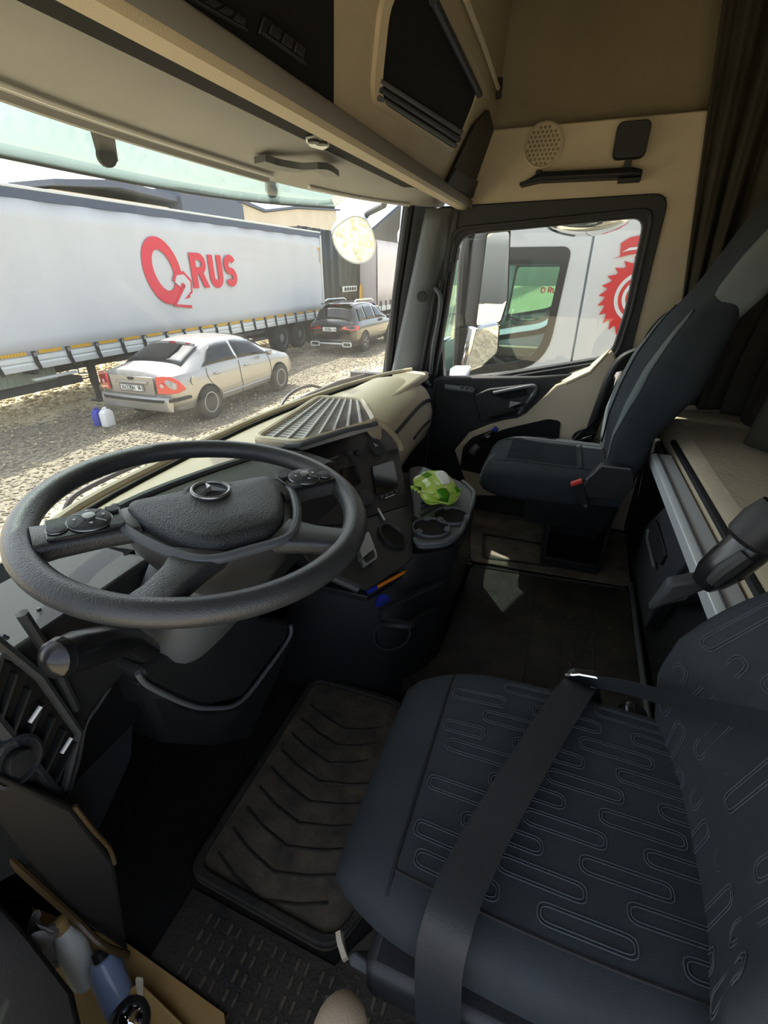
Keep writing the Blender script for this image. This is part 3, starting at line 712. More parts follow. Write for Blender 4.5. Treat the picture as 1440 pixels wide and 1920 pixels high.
# ---- canisters beside the silver car
def canister(x, y, m, label, h=0.30, w=0.2):
    t = thing('canister', (x, y, G), label, 'canister', 'canisters by the silver car')
    MB().loft([[Vector((x + a, y + b, G + z)) for a, b in roundrect(w * s, w * .7 * s, .03)] for z, s in ((0, .95), (.02, 1), (h * .75, 1), (h * .9, .7), (h * .95, .35))]).build('body', m, t)
    MB().lathe([(.03, 0), (.03, .04), (.001, .045)], (x, y, G + h * .94), (0, 0, 1), 12).build('cap', m, t)
    MB().tube([(x - .07, y, G + h * .78), (x - .05, y, G + h * 1.0), (x - .01, y, G + h)], .014, 6).build('handle', m, t)
canister(6.36, 8.22, 'blue', 'dark blue canister on the gravel at the silver car bumper', 0.32, .20)
canister(6.38, 8.02, 'white', 'white canister on the gravel leaning close to the blue one', 0.34, .22)
bk = MB().box((7.2, 10.9, -1.06), (.45, .2, .14)).build('brick_block', 'gold', bevel=0.01); tag(bk, 'single tan block lying on the stone bank under the trailer', 'block')

# ---- white trucks parked alongside on the passenger side
WX = 3.6
def white_truck(x, label):
    t = thing('truck_cab', (x, 0.2, G), label, 'truck', 'white truck cabs alongside')
    def side(xx, out, nm, wm):
        o = roundpoly([(xx, -0.06, -1.0), (xx, 1.30, -1.0), (xx, 1.16, 2.2), (xx, -0.06, 2.3)], [.01, .1, .3, .01], 6)
        i_ = roundpoly([(xx, 0.10, 0.60), (xx, 0.98, 0.44), (xx, 0.90, 1.34), (xx, 0.05, 1.34)], [.22, .05, .07, .06], 6)
        MB().ring_slab(o, i_, (0.04 * -out, 0, 0)).build(nm, 'truckwhite', t, bevel=0.004)
        f0 = roundpoly([(xx + out * .004, 0.10, 0.60), (xx + out * .004, 0.98, 0.44), (xx + out * .004, 0.90, 1.34), (xx + out * .004, 0.05, 1.34)], [.22, .05, .07, .06], 6)
        f1 = roundpoly([(xx + out * .004, 0.15, 0.645), (xx + out * .004, 0.945, 0.50), (xx + out * .004, 0.87, 1.27), (xx + out * .004, 0.10, 1.27)], [.2, .05, .07, .06], 6)
        fr = MB().ring_slab(f0, f1, (-0.05 * out, 0, 0)).build('window_seal', 'black', t, smooth=0)
        MB().slab([p - Vector((0.02 * out, 0, 0)) for p in f1], (-0.005 * out, 0, 0)).build('window_glass', 'cabglass', t, smooth=0)
    side(x, -1, 'side_panel', 0); side(x + 2.3, 1, 'side_panel', 1)
    for xx, dx in ((x, .03), (x + 2.27, .03)):
        MB().slab([(xx, -0.075, -1.0), (xx, -0.075, 2.3), (xx, -1.7, 2.35), (xx, -1.7, -1.0)], (dx, 0, 0)).build('side_fairing', 'truckwhite', t, bevel=0.006)
    MB().box((x + .05, 0.62, 0.44), (.05, 1.3, .02)).build('waist_crease', 'truckwhite', t)
    MB().box((x + 1.15, -0.3, 2.3), (2.26, 2.6, .06)).build('roof', 'truckwhite', t)
    MB().slab([(x + .03, 1.33, -1.0), (x + .03, 1.30, 0.5), (x + 2.27, 1.30, 0.5), (x + 2.27, 1.33, -1.0)], (0, .05, 0)).build('front_panel', 'truckwhite', t)
    MB().slab([(x + .06, 1.29, 0.52), (x + .06, 1.19, 1.45), (x + 2.24, 1.19, 1.45), (x + 2.24, 1.29, 0.52)], (0, .01, 0)).build('windscreen', 'cabglass', t, smooth=0)
    MB().slab([(x + .03, 1.18, 1.45), (x + .03, 1.12, 2.25), (x + 2.27, 1.12, 2.25), (x + 2.27, 1.18, 1.45)], (0, .04, 0)).build('header_panel', 'truckwhite', t)
    MB().slab([(x + .06, 1.5, 1.42), (x + 2.24, 1.5, 1.42), (x + 2.24, 1.2, 1.62), (x + .06, 1.2, 1.62)], (0, 0, .02)).build('sun_visor', 'navy', t)
    MB().box((x + 1.15, 1.0, 0.35), (2.2, .55, .3)).build('dashboard', 'black', t, bevel=.05)
    MB().box((x + 2.2, .45, .38), (.06, .9, .12)).build('door_trim', 'beige', t, bevel=.02)
    MB().box((x + 2.2, .45, .15), (.06, .9, .34)).build('door_lining', 'black', t, bevel=.02)
    for sx in (.45, 1.75):
        MB().loft([superring((x + sx, y, .18 + dz), .22, .07, 4, 16) for y, dz in ((-.15, 0), (0, .0), (.2, .0), (.3, -.01))]).build('seat_cushion', 'seat', t)
        MB().loft([superring((x + sx, y, z), .22, .07, 4, 16, (1, 0, 0), (0, 1, .2)) for z, y in ((.2, -.18), (.5, -.22), (.8, -.30), (1.0, -.36))]).build('seat_back', 'seat', t)
    MB().tube([(x + .55, .66, .50), (x + .4, .75, .1)], .03, 8).build('steering_column', 'black', t)
    MB().torus((x + .55, .62, .54), (0, -.35, 1), .2, .017, 36, 8).build('steering_wheel', 'black', t)
    MB().box((x + 1.15, -.5, .9), (2.2, .05, 2.7)).build('rear_wall', 'header', t)
    MB().box((x + 1.15, .2, -.2), (2.2, 2.2, .05)).build('cab_floor', 'black', t)
    for xx in (x + .15, x + 2.0): MB().lathe([(.25, 0), (.48, .0), (.48, .3), (.25, .3)], (xx, .75, G + .48), (1, 0, 0), 28).build('wheel', 'tyre', t)
    MB().box((x + 1.15, .2, -1.05), (1.9, 2.2, .3)).build('chassis', 'chassis', t)
    # emblem: a saw-toothed disc with rings and a crest on the side fairing
    ex = x - .004; cy, cz, r = -0.405, 1.055, 0.225
    pts = []
    NT = 26
    for k in range(NT):
        a0 = 2 * math.pi * k / NT; a1 = 2 * math.pi * (k + .72) / NT
        for a, rr in ((a0, r * .92), (a0 + .02, r * 1.09), (a1, r * .93)): pts.append((ex, cy + rr * math.cos(a), cz + rr * math.sin(a)))
    em = MB().slab(pts, (-.003, 0, 0)).build('emblem', 'truckred', t, smooth=0)
    circ = lambda q: [(ex - .004, cy + q * math.cos(a), cz + q * math.sin(a)) for a in [2 * math.pi * k / 40 for k in range(40)]]
    MB().ring_slab(circ(.150), circ(.128), (-.002, 0, 0)).build('emblem_ring', 'truckwhite', em, smooth=0)
    MB().ring_slab(circ(.105), circ(.085), (-.002, 0, 0)).build('emblem_ring', 'truckwhite', em, smooth=0)
    cr = [(.20, .215), (.165, .23), (.175, .30), (.13, .33), (.075, .34), (.06, .40), (.01, .43), (-.04, .42), (-.06, .45), (-.12, .40), (-.1, .33), (-.16, .25), (-.05, .24), (.05, .245), (.12, .235)]
    MB().slab([(ex, cy + a, cz + b) for a, b in cr], (-.003, 0, 0)).build('emblem_crest', 'truckred', em, smooth=0)
    for sh in ([(.16, .25), (.12, .275), (.06, .28), (.02, .262), (.07, .265), (.12, .26)], [(.08, .37), (.05, .345), (.0, .36), (-.03, .39), (-.005, .345), (.045, .322)]):
        MB().slab([(ex - .004, cy + a, cz + b) for a, b in sh], (-.002, 0, 0)).build('emblem_highlight', 'truckwhite', em, smooth=0)
    MB().loft([superring((x - .24, .98 + dy, 1.40), .09 * s, .085 * s, 3, 18) for dy, s in ((-.04, .6), (-.02, .95), (.04, 1), (.12, .85), (.15, .4))]).build('door_mirror', 'truckwhite', t)
    MB().tube([(x - .2, 1.03, 1.44), (x + .05, 1.12, 1.48)], .02).build('mirror_arm', 'black', t)
    MB().tube([(x - .05, 1.02, .55), (x - .07, 1.0, .9), (x - .05, .98, 1.2)], .015).build('grab_rail', 'black', t)
    return t
wt = white_truck(WX, 'white truck cab with red saw-tooth emblem just outside the passenger window')
wt2 = copy_tree(wt); wt2.location.x += 3.55; wt2.location.y += 0.1
tag(wt2, 'second white truck cab seen through the windows of the nearer white cab', 'truck', 'white truck cabs alongside')
mb = MB(); strokes(mb, 'O', (WX + 3.52, .40, .95), (0, -1, 0), (0, 0, 1), .05, .06, .016); strokes(mb, 'RUS', (WX + 3.52, .31, .95), (0, -1, 0), (0, 0, 1), .045, .06, .016); o = mb.build('window_lettering', 'truckred', wt2, smooth=0)

# ================================================================ CAB SHELL
def S(o): o['kind'] = 'structure'; return o
CX = 1.25
S(MB().box((1.2, -0.12, -0.06), (2.75, 2.5, 0.12)).build('floor', 'carpet'))
S(MB().box((1.2, -1.33, 1.05), (2.75, 0.06, 2.4)).build('wall_back', 'liner'))
S(MB().box((1.2, -0.4, 2.24), (2.75, 1.95, 0.06)).build('ceiling', 'liner'))
# front bulkhead under the windscreen, curved like the glass
def wsY(u, top): return (1.00 - .27 * abs(u) ** 3) if top else (1.06 - .22 * abs(u) ** 3)
wb = MB()
n = 24
for sgn in (1,):
    rings = []
    for i in range(n + 1):
        u = -1 + 2 * i / n; x = CX + 1.14 * u; y = wsY(u, False)
        rings.append([Vector((x, y - .01, -0.1)), Vector((x, y - .01, .645)), Vector((x, y + .05, .635)), Vector((x, y + .05, -0.1))])
    wb.loft(rings)
S(wb.build('wall_front', 'black'))
wg = MB().grid(lambda a, b: Vector((CX + 1.14 * (2 * a - 1), wsY(2 * a - 1, False) * (1 - b) + wsY(2 * a - 1, True) * b + .02 * math.sin(math.pi * b), .64 + .86 * b)), 28, 8)
w1 = S(wg.build('window_1', 'glass'))
fr = MB()
for b0, b1 in ((-.01, .03),):
    fr.grid(lambda a, b: Vector((CX + 1.14 * (2 * a - 1), wsY(2 * a - 1, False) - .004 + .0 * b, .635 + .03 * b)), 28, 1)
fr.build('lower_frit', 'ink', w1, solid=.004)
for sg in (-1, 1):
    MB().tube([(CX + sg * 1.12, wsY(1, False) + .01, .69), (CX + sg * 1.12, .5 * (wsY(1, False) + wsY(1, True)) + .02, 1.1), (CX + sg * 1.12, wsY(1, True) + .01, 1.5)], .022, 8).build('side_seal', 'smoke' if False else 'ink', w1)
# roof front above the glass and the header lining
tr1 = MB()
prof = [(.47, 1.442), (.475, 1.475), (.53, 1.515), (.60, 1.515), (.62, 1.497), (.80, 1.480), (.93, 1.462), (.99, 1.462), (1.01, 1.50), (1.01, 1.62), (.95, 2.24), (.60, 2.24), (.56, 1.62), (.54, 1.50)]
def hdrY(x, y):
    u = (x - CX) / 1.14
    return y - (.27 * abs(u) ** 3) * max(0, min(1, (y - .6) / .35)) if y > .6 else y
rings = []
for i in range(25):
    x = CX - 1.22 + 2.44 * i / 24
    rings.append([Vector((x, hdrY(x, y), z)) for y, z in prof])
hd = MB().loft(rings).build('trim_1', 'header', smooth=50); S(hd)
# overhead shelf: fascia, lip, central compartment and corner lockers
SHY = .50
def sx(x): return x
S(MB().loft([[Vector((x, .606, 1.497)), Vector((x, .615, 1.4945)), Vector((x, .680, 1.4885)), Vector((x, .690, 1.4915))] for x in (.0, 2.30)]).build('trim_6', 'hole', smooth=0))
sh = thing('overhead_shelf', (CX, SHY, 1.44), 'beige overhead storage shelf with dark compartments running above the windscreen', 'shelf')
MB().loft([[Vector((x, y, z)) for y, z in ((.50, 1.475), (.492, 1.468), (.49, 1.452), (.497, 1.442), (.53, 1.440), (.56, 1.475))] for x in (.0, 2.41)]).build('lip', 'beige', sh)
MB().slab([(0.0, .505, 1.478), (2.41, .505, 1.478), (2.41, .40, 1.78), (2.41, .375, 2.22), (0, .375, 2.22), (0.0, .40, 1.78)], (0, .06, 0)).build('fascia', 'beige', sh, smooth=0)
MB().slab([(0.368, 0.502, 1.445), (1.044, 0.503, 1.472), (1.037, 0.502, 1.476), (0.603, 0.499, 1.456), (0.528, 0.498, 1.452), (0.399, 0.495, 1.46)], (0, .012, 0)).build('shelf_edge', 'beigelight', sh, smooth=0)
cq = [(0.529, 0.508, 1.458), (1.048, 0.502, 1.474), (1.07, 0.499, 1.484), (0.969, 0.441, 1.65), (0.459, 0.508, 1.457)]
cp = MB().slab(cq, (0, .004, 0)).build('central_compartment', 'hole', sh, smooth=0)
for px0 in (((0.646, 0.493, 1.489), (0.758, 0.491, 1.496), (0.762, 0.486, 1.509), (0.682, 0.487, 1.505)), ((0.792, 0.488, 1.504), (0.921, 0.487, 1.506), (0.922, 0.48, 1.528), (0.799, 0.481, 1.525))):
    a = MB().slab(px0, (0, -.006, 0)).build('switch_panel', 'black', sh, bevel=.003)
    q = [Vector(k) + Vector((0, -.008, 0)) for k in px0]
    for k in range(3):
        u0 = .12 + .28 * k
        MB().slab([quadpt(q, u0, .2), quadpt(q, u0 + .2, .2), quadpt(q, u0 + .2, .8), quadpt(q, u0, .8)], (0, -.004, 0)).build('button', 'black', a, bevel=.002)
    MB().slab([quadpt(q, 0, -.05), quadpt(q, 1, -.05), quadpt(q, 1, .06), quadpt(q, 0, .06)], (0, -.004, 0)).build('panel_rim', 'dark', a, smooth=0)
# right-hand locker: opening framed by a ridged tray
lq = [(1.243, 0.48, 1.533), (1.952, 0.467, 1.569), (2.009, 0.41, 1.734), (1.378, 0.407, 1.744), (1.176, 0.431, 1.675)]
rim = roundpoly(lq, .05, 5)
c_ = sum((Vector(k) for k in rim), Vector()) / len(rim)
lk = MB().ring_slab([c_ + (k - c_) * 1.05 + Vector((0, -.004, 0)) for k in rim], [c_ + (k - c_) * .985 + Vector((0, -.012, 0)) for k in rim], (0, .02, 0)).build('locker', 'beige', sh)
MB().slab([k + Vector((0, -.006, 0)) for k in rim], (0, .01, 0)).build('recess', 'hole', lk, smooth=0)
for t0, m_, d in ((0.02, 'grey', .012), (.10, 'dark', .016), (.19, 'grey', .013)):
    a0, a1 = Vector(lq[0]), Vector(lq[1]); b0, b1 = lerp(lq[0], lq[4], .24), lerp(lq[1], lq[2], .34)
    p = [lerp(a0, b0, t0 * 4), lerp(a1, b1, t0 * 4), lerp(a1, b1, t0 * 4 + .26), lerp(a0, b0, t0 * 4 + .26)]
    MB().slab([k + Vector((.0, -d, 0)) for k in p], (0, .01, 0)).build('tray_ridge', m_, lk, bevel=.004)
MB().tube([lerp(lq[3], lq[2], t) + Vector((0, -.015, -.012)) for t in (0, .3, .7, .97)], .011, 8).build('upper_rail', 'dark', lk)
# small corner pocket next to the wall
pq = [(1.978, 0.498, 1.48), (2.489, 0.495, 1.488), (2.495, 0.42, 1.706), (2.216, 0.41, 1.735), (2.093, 0.434, 1.665)]
rim2 = roundpoly(pq, .015, 4)
pk = MB().slab([k + Vector((0, -.010, 0)) for k in rim2], (0, .012, 0)).build('corner_pocket', 'black', sh, smooth=0)
mq = [(1.951, 0.496, 1.476), (2.5, 0.492, 1.485), (2.51, 0.471, 1.547), (2.006, 0.477, 1.53)]
MB().slab([Vector(k) + Vector((0, -.018, 0)) for k in mq], (0, .012, 0)).build('pocket_lip', 'dark', pk, bevel=.004)
MB().tube([Vector((1.62, 0.376, 1.819)), Vector((1.893, 0.377, 1.817)), Vector((2.333, 0.382, 1.803))], .008, 6).build('edge_trim', 'beigelight', sh)
MB().box((2.273, 0.378, 1.807), (.02, .02, .06)).build('clip', 'black', sh, bevel=.004)
# items on the header lining
lt = thing('reading_lamp', (1.298, 0.661, 1.49), 'small metal twin lamp switch plate fixed under the shelf lip', 'lamp')
q = Vector((1.281, 0.649, 1.485)) 
MB().slab([Vector((1.258, 0.666, 1.49)), Vector((1.249, 0.632, 1.49)), Vector((1.316, 0.629, 1.487)), Vector((1.34, 0.66, 1.487)), Vector((1.303, 0.678, 1.489))], (0, 0, -.012)).build('base_plate', 'alu', lt, bevel=.004)
for px in ((1.243, 0.636, 1.478), (1.268, 0.627, 1.478)):
    MB().lathe([(.014, 0), (.014, .006), (.001, .006)], px, (0, 0, -1), 14).build('button', 'black', lt)
rb = thing('roller_blind', (1.3, .93, 1.46), 'rolled sun blind with pale bottom rail along the windscreen header', 'blind')
bl = [Vector((x, hdrY(x, .925) , 1.457)) for x in np.linspace(.1, 1.50, 18)]
for dy in (0, .012): MB().tube([p + Vector((0, -dy, 0)) for p in bl], .0045, 6).build('rail', 'white', rb)
MB().tube([p + Vector((0, .012, -.004)) for p in bl], .012, 6).build('housing', 'header', rb)
hpts = [(1.301, 0.826, 1.462), (1.355, 0.807, 1.458), (1.397, 0.765, 1.455), (1.427, 0.715, 1.458), (1.556, 0.741, 1.462)]
MB().ribbon(hpts, (0.2, 1, 0), .045, .016, 4).build('handle', 'grey', rb, bevel=.005)
bl2 = [Vector((x, hdrY(x, .925), 1.457)) for x in np.linspace(1.72, 2.3, 10)]
MB().tube(bl2, .006, 6).build('rail', 'white', rb)

# ---- right-hand side: upper wall, ledge, roof niche, door pillar
S(MB().box((2.45, -.40, 1.585), (.08, 1.85, .26)).build('wall_right', 'beige', bevel=.006))
S(MB().box((2.55, -.14, 2.0), (.06, 2.4, .60)).build('wall_right_upper', 'liner'))
S(MB().box((2.50, -.14, 1.70), (.16, 2.4, .03)).build('trim_2', 'liner', bevel=.01))
S(MB().slab([(2.41, -.285, 1.46), (2.41, -1.30, 1.46), (2.41, -1.30, -.02), (2.41, -.16, -.02), (2.41, -.21, .45), (2.41, -.27, .80)], (.08, 0, 0)).build('trim_3', 'beige'))
S(MB().slab([(2.44, -.25, -.1), (2.44, -.25, .76), (2.44, .55, .66), (2.44, .62, .70), (2.44, 1.1, .70), (2.44, 1.1, -.1)], (.05, 0, 0)).build('wall_right_lower', 'black'))
S(MB().slab([(2.44, .55, .60), (2.44, .66, 1.5), (2.44, .80, 1.5), (2.44, .92, .60)], (.05, 0, 0)).build('wall_right_front', 'black'))
# round speaker grille
sp = thing('speaker_grille', (2.40, .205, 1.575), 'round beige perforated loudspeaker grille on the side panel above the door', 'speaker')
MB().lathe([(.078, 0), (.078, .010), (.070, .014), (.066, .008), (.001, .008)], (2.412, .205, 1.648), (-1, 0, 0), 36).build('rim', 'beige', sp)
mb = MB()
for i in range(-4, 5):
    for j in range(-4, 5):
        y, z = i * .0165 + (j % 2) * .00825, j * .0145
        if y * y + z * z < .062 ** 2: mb.lathe([(.0062, 0), (.0062, .0025)], (2.4035, .205 + y, 1.648 + z), (-1, 0, 0), 6)
mb.build('perforation', 'liner', sp, kind='stuff', smooth=0)
# black pad bracket on its rail
br = thing('pad_bracket', (2.40, -.11, 1.57), 'square black pad on a short stem above the passenger door', 'bracket')
MB().loft([[Vector((2.405 - d, -.115 + a * s, 1.635 + b * s)) for a, b in roundrect(.115, .115, .022)] for d, s in ((.0, .9), (.03, 1), (.05, 1), (.058, .93))]).build('pad', 'black', br)
MB().box((2.385, -.12, 1.567), (.035, .025, .03)).build('stem', 'black', br)
rl = thing('wall_rail', (2.40, .0, 1.53), 'black moulded rail bar under the speaker grille above the door', 'rail')
MB().loft([[Vector((2.412 - dx, y, z0 + dz)) for dx, dz in ((0, 0), (.05, 0.004), (.06, .014), (.05, h), (0, h + .004))] for y, z0, h in ((.275, 1.512, .004), (.262, 1.512, .012), (.20, 1.522, .034), (-.14, 1.518, .034), (-.175, 1.514, .03))]).build('bar', 'black', rl, bevel=.003)
MB().box((2.375, .205, 1.548), (.03, .025, .03)).build('knob', 'black', rl, bevel=.006)
MB().box((2.37, -.135, 1.512), (.05, .08, .014)).build('foot', 'black', rl, bevel=.004)
# upper grab strap on the pillar
gs = thing('grab_strap', (2.40, -.39, .94), 'thick black looped grab handle on the beige door pillar', 'handle')
MB().ribbon([(2.40, -.335, .935), (2.355, -.345, .985), (2.335, -.375, 1.035), (2.335, -.41, 1.045), (2.35, -.44, 1.0), (2.40, -.445, .945)], (1, 0, .2), .036, .022, 5).build('loop', 'black', gs, bevel=.006)
# curved grab tube and cable by the door edge
gt = thing('grab_tube', (2.33, -.26, .55), 'black bent grab tube at the rear edge of the passenger door', 'handle')
MB().tube(smoothpath([(2.34, -0.368, 0.898), (2.33, -0.32, 0.899), (2.32, -0.271, 0.884), (2.31, -0.235, 0.853), (2.305, -0.211, 0.789), (2.31, -0.198, 0.695), (2.33, -0.181, 0.551), (2.35, -0.177, 0.411)], 5), .017, 10).build('tube', 'black', gt)
MB().lathe([(.02, 0), (.02, .03), (.001, .032)], (2.36, -0.359, 0.894), (-1, 0, 0), 14).build('end_boss', 'black', gt)
# ---- passenger door
D = 2.40
dr = thing('door_1', (D, .15, 0), kind='structure')
dr['label'] = 'passenger door with black window frame and beige lower lining'
fo_ = roundpoly([(2.4, 0.649, 1.457), (2.4, -0.293, 1.471), (2.4, -.285, .80), (2.4, -0.206, 0.785), (2.4, 0.671, 0.623)], [.05, .06, .05, .03, .03], 6)
fi_ = roundpoly([(2.4, 0.519, 1.347), (2.4, -0.221, 1.392), (2.4, -.225, 1.05), (2.4, -0.206, 0.861), (2.4, 0.601, 0.673)], [.06, .05, .05, .06, .03], 6)
MB().ring_slab(fo_, fi_, (.045, 0, 0)).build('window_frame', 'black', dr, bevel=.006)
c_ = sum(fi_, Vector()) / len(fi_)
MB().ring_slab([c_ + (k - c_) * 1.10 for k in fi_], [c_ + (k - c_) * 1.055 for k in fi_], (-.014, 0, 0)).build('frame_seal', 'black', dr, bevel=.004)
MB().slab([k + Vector((.03, 0, 0)) + (k - c_) * .03 for k in fi_], (.004, 0, 0)).build('window_pane', 'sideglass', dr, smooth=0)
MB().slab([(2.36, .60, .70), (2.36, .585, .72), (2.36, .10, .757), (2.36, -.20, .80), (2.36, -.16, -.0), (2.36, .64, -.0)], (.06, 0, 0)).build('lining', 'black', dr, bevel=.01)
bp = [(2.335, 0.006, 0.73), (2.335, -0.128, 0.792), (2.345, -0.198, 0.895), (2.345, -0.227, 0.861), (2.335, -0.196, 0.64), (2.33, -0.168, 0.417), (2.33, -0.159, 0.231), (2.33, 0.024, 0.157), (2.33, 0.356, 0.102), (2.33, 0.458, 0.353), (2.33, 0.392, 0.454), (2.33, 0.283, 0.516), (2.335, 0.123, 0.582)]
MB().slab(bp, (.03, 0, 0)).build('beige_panel', 'beige', dr, bevel=.008)
MB().slab([(2.33, -0.036, 0.734), (2.33, -0.129, 0.788), (2.34, -0.198, 0.896), (2.4, -0.127, 0.804), (2.4, 0.015, 0.741)], (0, 0, .012)).build('sill_cap', 'beige', dr, bevel=.006)
pkt = roundpoly([(2.326, 0.299, 0.27), (2.326, 0.265, 0.478), (2.326, 0.014, 0.569), (2.326, -0.045, 0.564), (2.326, -0.051, 0.459), (2.326, -0.067, 0.248)], [.03, .06, .02, .02, .02, .03], 4)
MB().slab(pkt, (.02, 0, 0)).build('pocket', 'hole', dr, smooth=0)
pk2 = roundpoly([(2.328, 0.421, 0.252), (2.328, 0.414, 0.38), (2.328, 0.371, 0.437), (2.328, 0.242, 0.502), (2.328, 0.257, 0.393), (2.328, 0.296, 0.239)], .02, 4)
MB().slab(pk2, (.01, 0, 0)).build('pocket_side', 'brown', dr, smooth=0)
ar = roundpoly([(2.32, 0.38, 0.653), (2.32, 0.313, 0.69), (2.32, 0.098, 0.731), (2.32, 0.071, 0.693), (2.32, 0.118, 0.608), (2.32, 0.152, 0.562), (2.33, 0.337, 0.519)], .015, 4)
MB().slab(ar, (.03, 0, 0)).build('armrest_panel', 'black', dr, bevel=.006)
MB().tube(smoothpath([(2.31, 0.284, 0.676), (2.305, 0.174, 0.708), (2.305, 0.103, 0.724), (2.305, 0.091, 0.702), (2.31, 0.118, 0.651), (2.315, 0.155, 0.587)], 4), .008, 8).build('pull_edge', 'grey', dr)
MB().slab(roundpoly([(2.317, 0.31, 0.67), (2.317, 0.139, 0.709), (2.317, 0.118, 0.68), (2.317, 0.218, 0.646)], .01, 3), (.01, 0, 0)).build('pull_recess', 'hole', dr, smooth=0)
hn = MB().ribbon([(2.3, 0.3, 0.566), (2.295, 0.222, 0.594), (2.29, 0.174, 0.623), (2.3, 0.128, 0.64)], (0, .2, 1), .018, .012, 4).build('door_handle', 'chrome', dr)
MB().slab([(2.305, 0.206, 0.603), (2.305, 0.199, 0.645), (2.305, 0.131, 0.644), (2.305, 0.142, 0.614)], (.012, 0, 0)).build('handle_cup', 'silver', hn, bevel=.003)
MB().slab([(2.312, 0.298, 0.555), (2.312, 0.137, 0.608), (2.312, 0.154, 0.58), (2.312, 0.283, 0.543)], (.01, 0, 0)).build('handle_recess', 'hole', hn, smooth=0)
swp = MB().slab([(2.35, 0.538, 0.682), (2.35, 0.382, 0.675), (2.33, 0.38, 0.664), (2.33, 0.529, 0.668)], (0, 0, .012)).build('switch_panel', 'grey', dr, bevel=.003)
for a in (.52, .68, .84): 
    q = [Vector((2.35, 0.538, 0.682)), Vector((2.35, 0.382, 0.675)), Vector((2.33, 0.38, 0.664)), Vector((2.33, 0.529, 0.668))]
    MB().slab([quadpt(q, a, .2), quadpt(q, a + .11, .2), quadpt(q, a + .11, .8), quadpt(q, a, .8)], (0, 0, .018)).build('switch', 'black', swp, bevel=.002)
# ---- windscreen pillar trim on the passenger side
ap = thing('trim_4', (2.36, .70, .70), kind='structure'); ap['label'] = 'grey windscreen pillar lining on the passenger side'
L0, L1 = Vector((2.335, 0.66, 1.443)), Vector((2.335, 0.821, 0.708)); R0, R1 = Vector((2.4, 0.527, 1.445)), Vector((2.4, 0.609, 0.672))
MB().grid(lambda a, b: quadpt((L0, R0, R1, L1), a, b) + Vector((-.035, -.02, 0)) * math.sin(math.pi * min(1, a * 1.3)) ** .7, 14, 14).build('lining', 'grey', ap, solid=.01)
for k in range(4):
    a = .62 + .1 * k
    p = [quadpt((L0, R0, R1, L1), a, b) + Vector((-.032 + .006 * k, -.02, 0)) for b in np.linspace(.42 - .05 * k, 1, 8)]
    MB().tube(p, .010, 8).build('rubber_rib', 'black', ap)
MB().lathe([(.024, 0), (.024, .006), (.02, .009), (.001, .009)], (2.305, 0.662, 1.096), (-1, -.3, 0), 20).build('plug', 'dark', ap)
gb = thing('grab_bar', (2.36, .55, .75), 'slim dark grab bar standing on the windscreen pillar', 'handle')
MB().tube(smoothpath([(2.36, 0.632, 1.135), (2.34, 0.595, 1.12), (2.335, 0.577, 1.082), (2.335, 0.582, 0.994), (2.34, 0.603, 0.871), (2.36, 0.616, 0.739)], 5), .011, 10).build('tube', 'grey', gb)
# ---- driver side: door lining beside the camera, opening left unglazed and enlarged for light
dd = thing('door_2', (-.1, .15, 0), kind='structure'); dd['label'] = 'driver door lining with storage pocket beside the dashboard'
MB().slab([(-.10, .98, -.05), (-.10, .98, 1.46), (-.10, .62, 1.46), (-.10, .66, .80), (-.10, .42, .42), (-.10, -.30, .36), (-.10, -.9, .36), (-.10, -.9, -.05)], (-.05, 0, 0)).build('lining', 'brown', dd, smooth=0)
MB().box((-.15, -.2, 1.87), (.06, 2.3, .72)).build('upper_wall', 'liner', dd)
MB().box((-.15, -1.15, .7), (.06, .4, 1.7)).build('rear_pillar', 'beige', dd)

# ================================================================ DASHBOARD
db = thing('dashboard', (1.25, .75, .4), 'black and beige truck dashboard under the windscreen with a dark centre stack', 'dashboard')
deck = [(.12, .70), (.22, .76), (.36, .81), (.58, .90), (.9, .925), (1.2, .93), (1.5, .905), (1.8, .86), (2.1, .78), (2.26, .70), (2.28, .60), (1.5, .60), (1.05, .62), (.8, .66), (.12, .62)]
MB().slab([(x, y, .765) for x, y in deck], (0, 0, -.04)).build('top_deck', 'beige', db, bevel=.012)
MB().tube(smoothpath([(x, y - .012, .770) for x, y in deck[1:10]], 4), .010, 8).build('defroster_lip', 'beigelight', db)
MB().tube(smoothpath([(x, y - .045, .768) for x, y in deck[2:9]], 4), .006, 6).build('defroster_slot', 'hole', db)
# instrument hood in front of the driver
H0, H1, H2, H3 = (0.363, 0.724, 0.8), (0.583, 0.748, 0.8), (0.788, 0.704, 0.8), (1.014, 0.636, 0.79)
hl = smoothpath([H0, H1, H2, H3], 6)
mb = MB(); mb.loft([[p, p + Vector((0, .02, -.05)), Vector((p.x, .60, .55)), Vector((p.x, max(.50, p.y - .24), .60)), Vector((p.x, p.y - .13, .765))] for p in hl])
mb.build('instrument_hood', 'black', db, bevel=.006)
MB().tube([p + Vector((0, 0, .0)) for p in hl], .009, 8).build('hood_edge', 'grey', db)  # grey on the black hood: sunlit gleam of the rim put into the colour
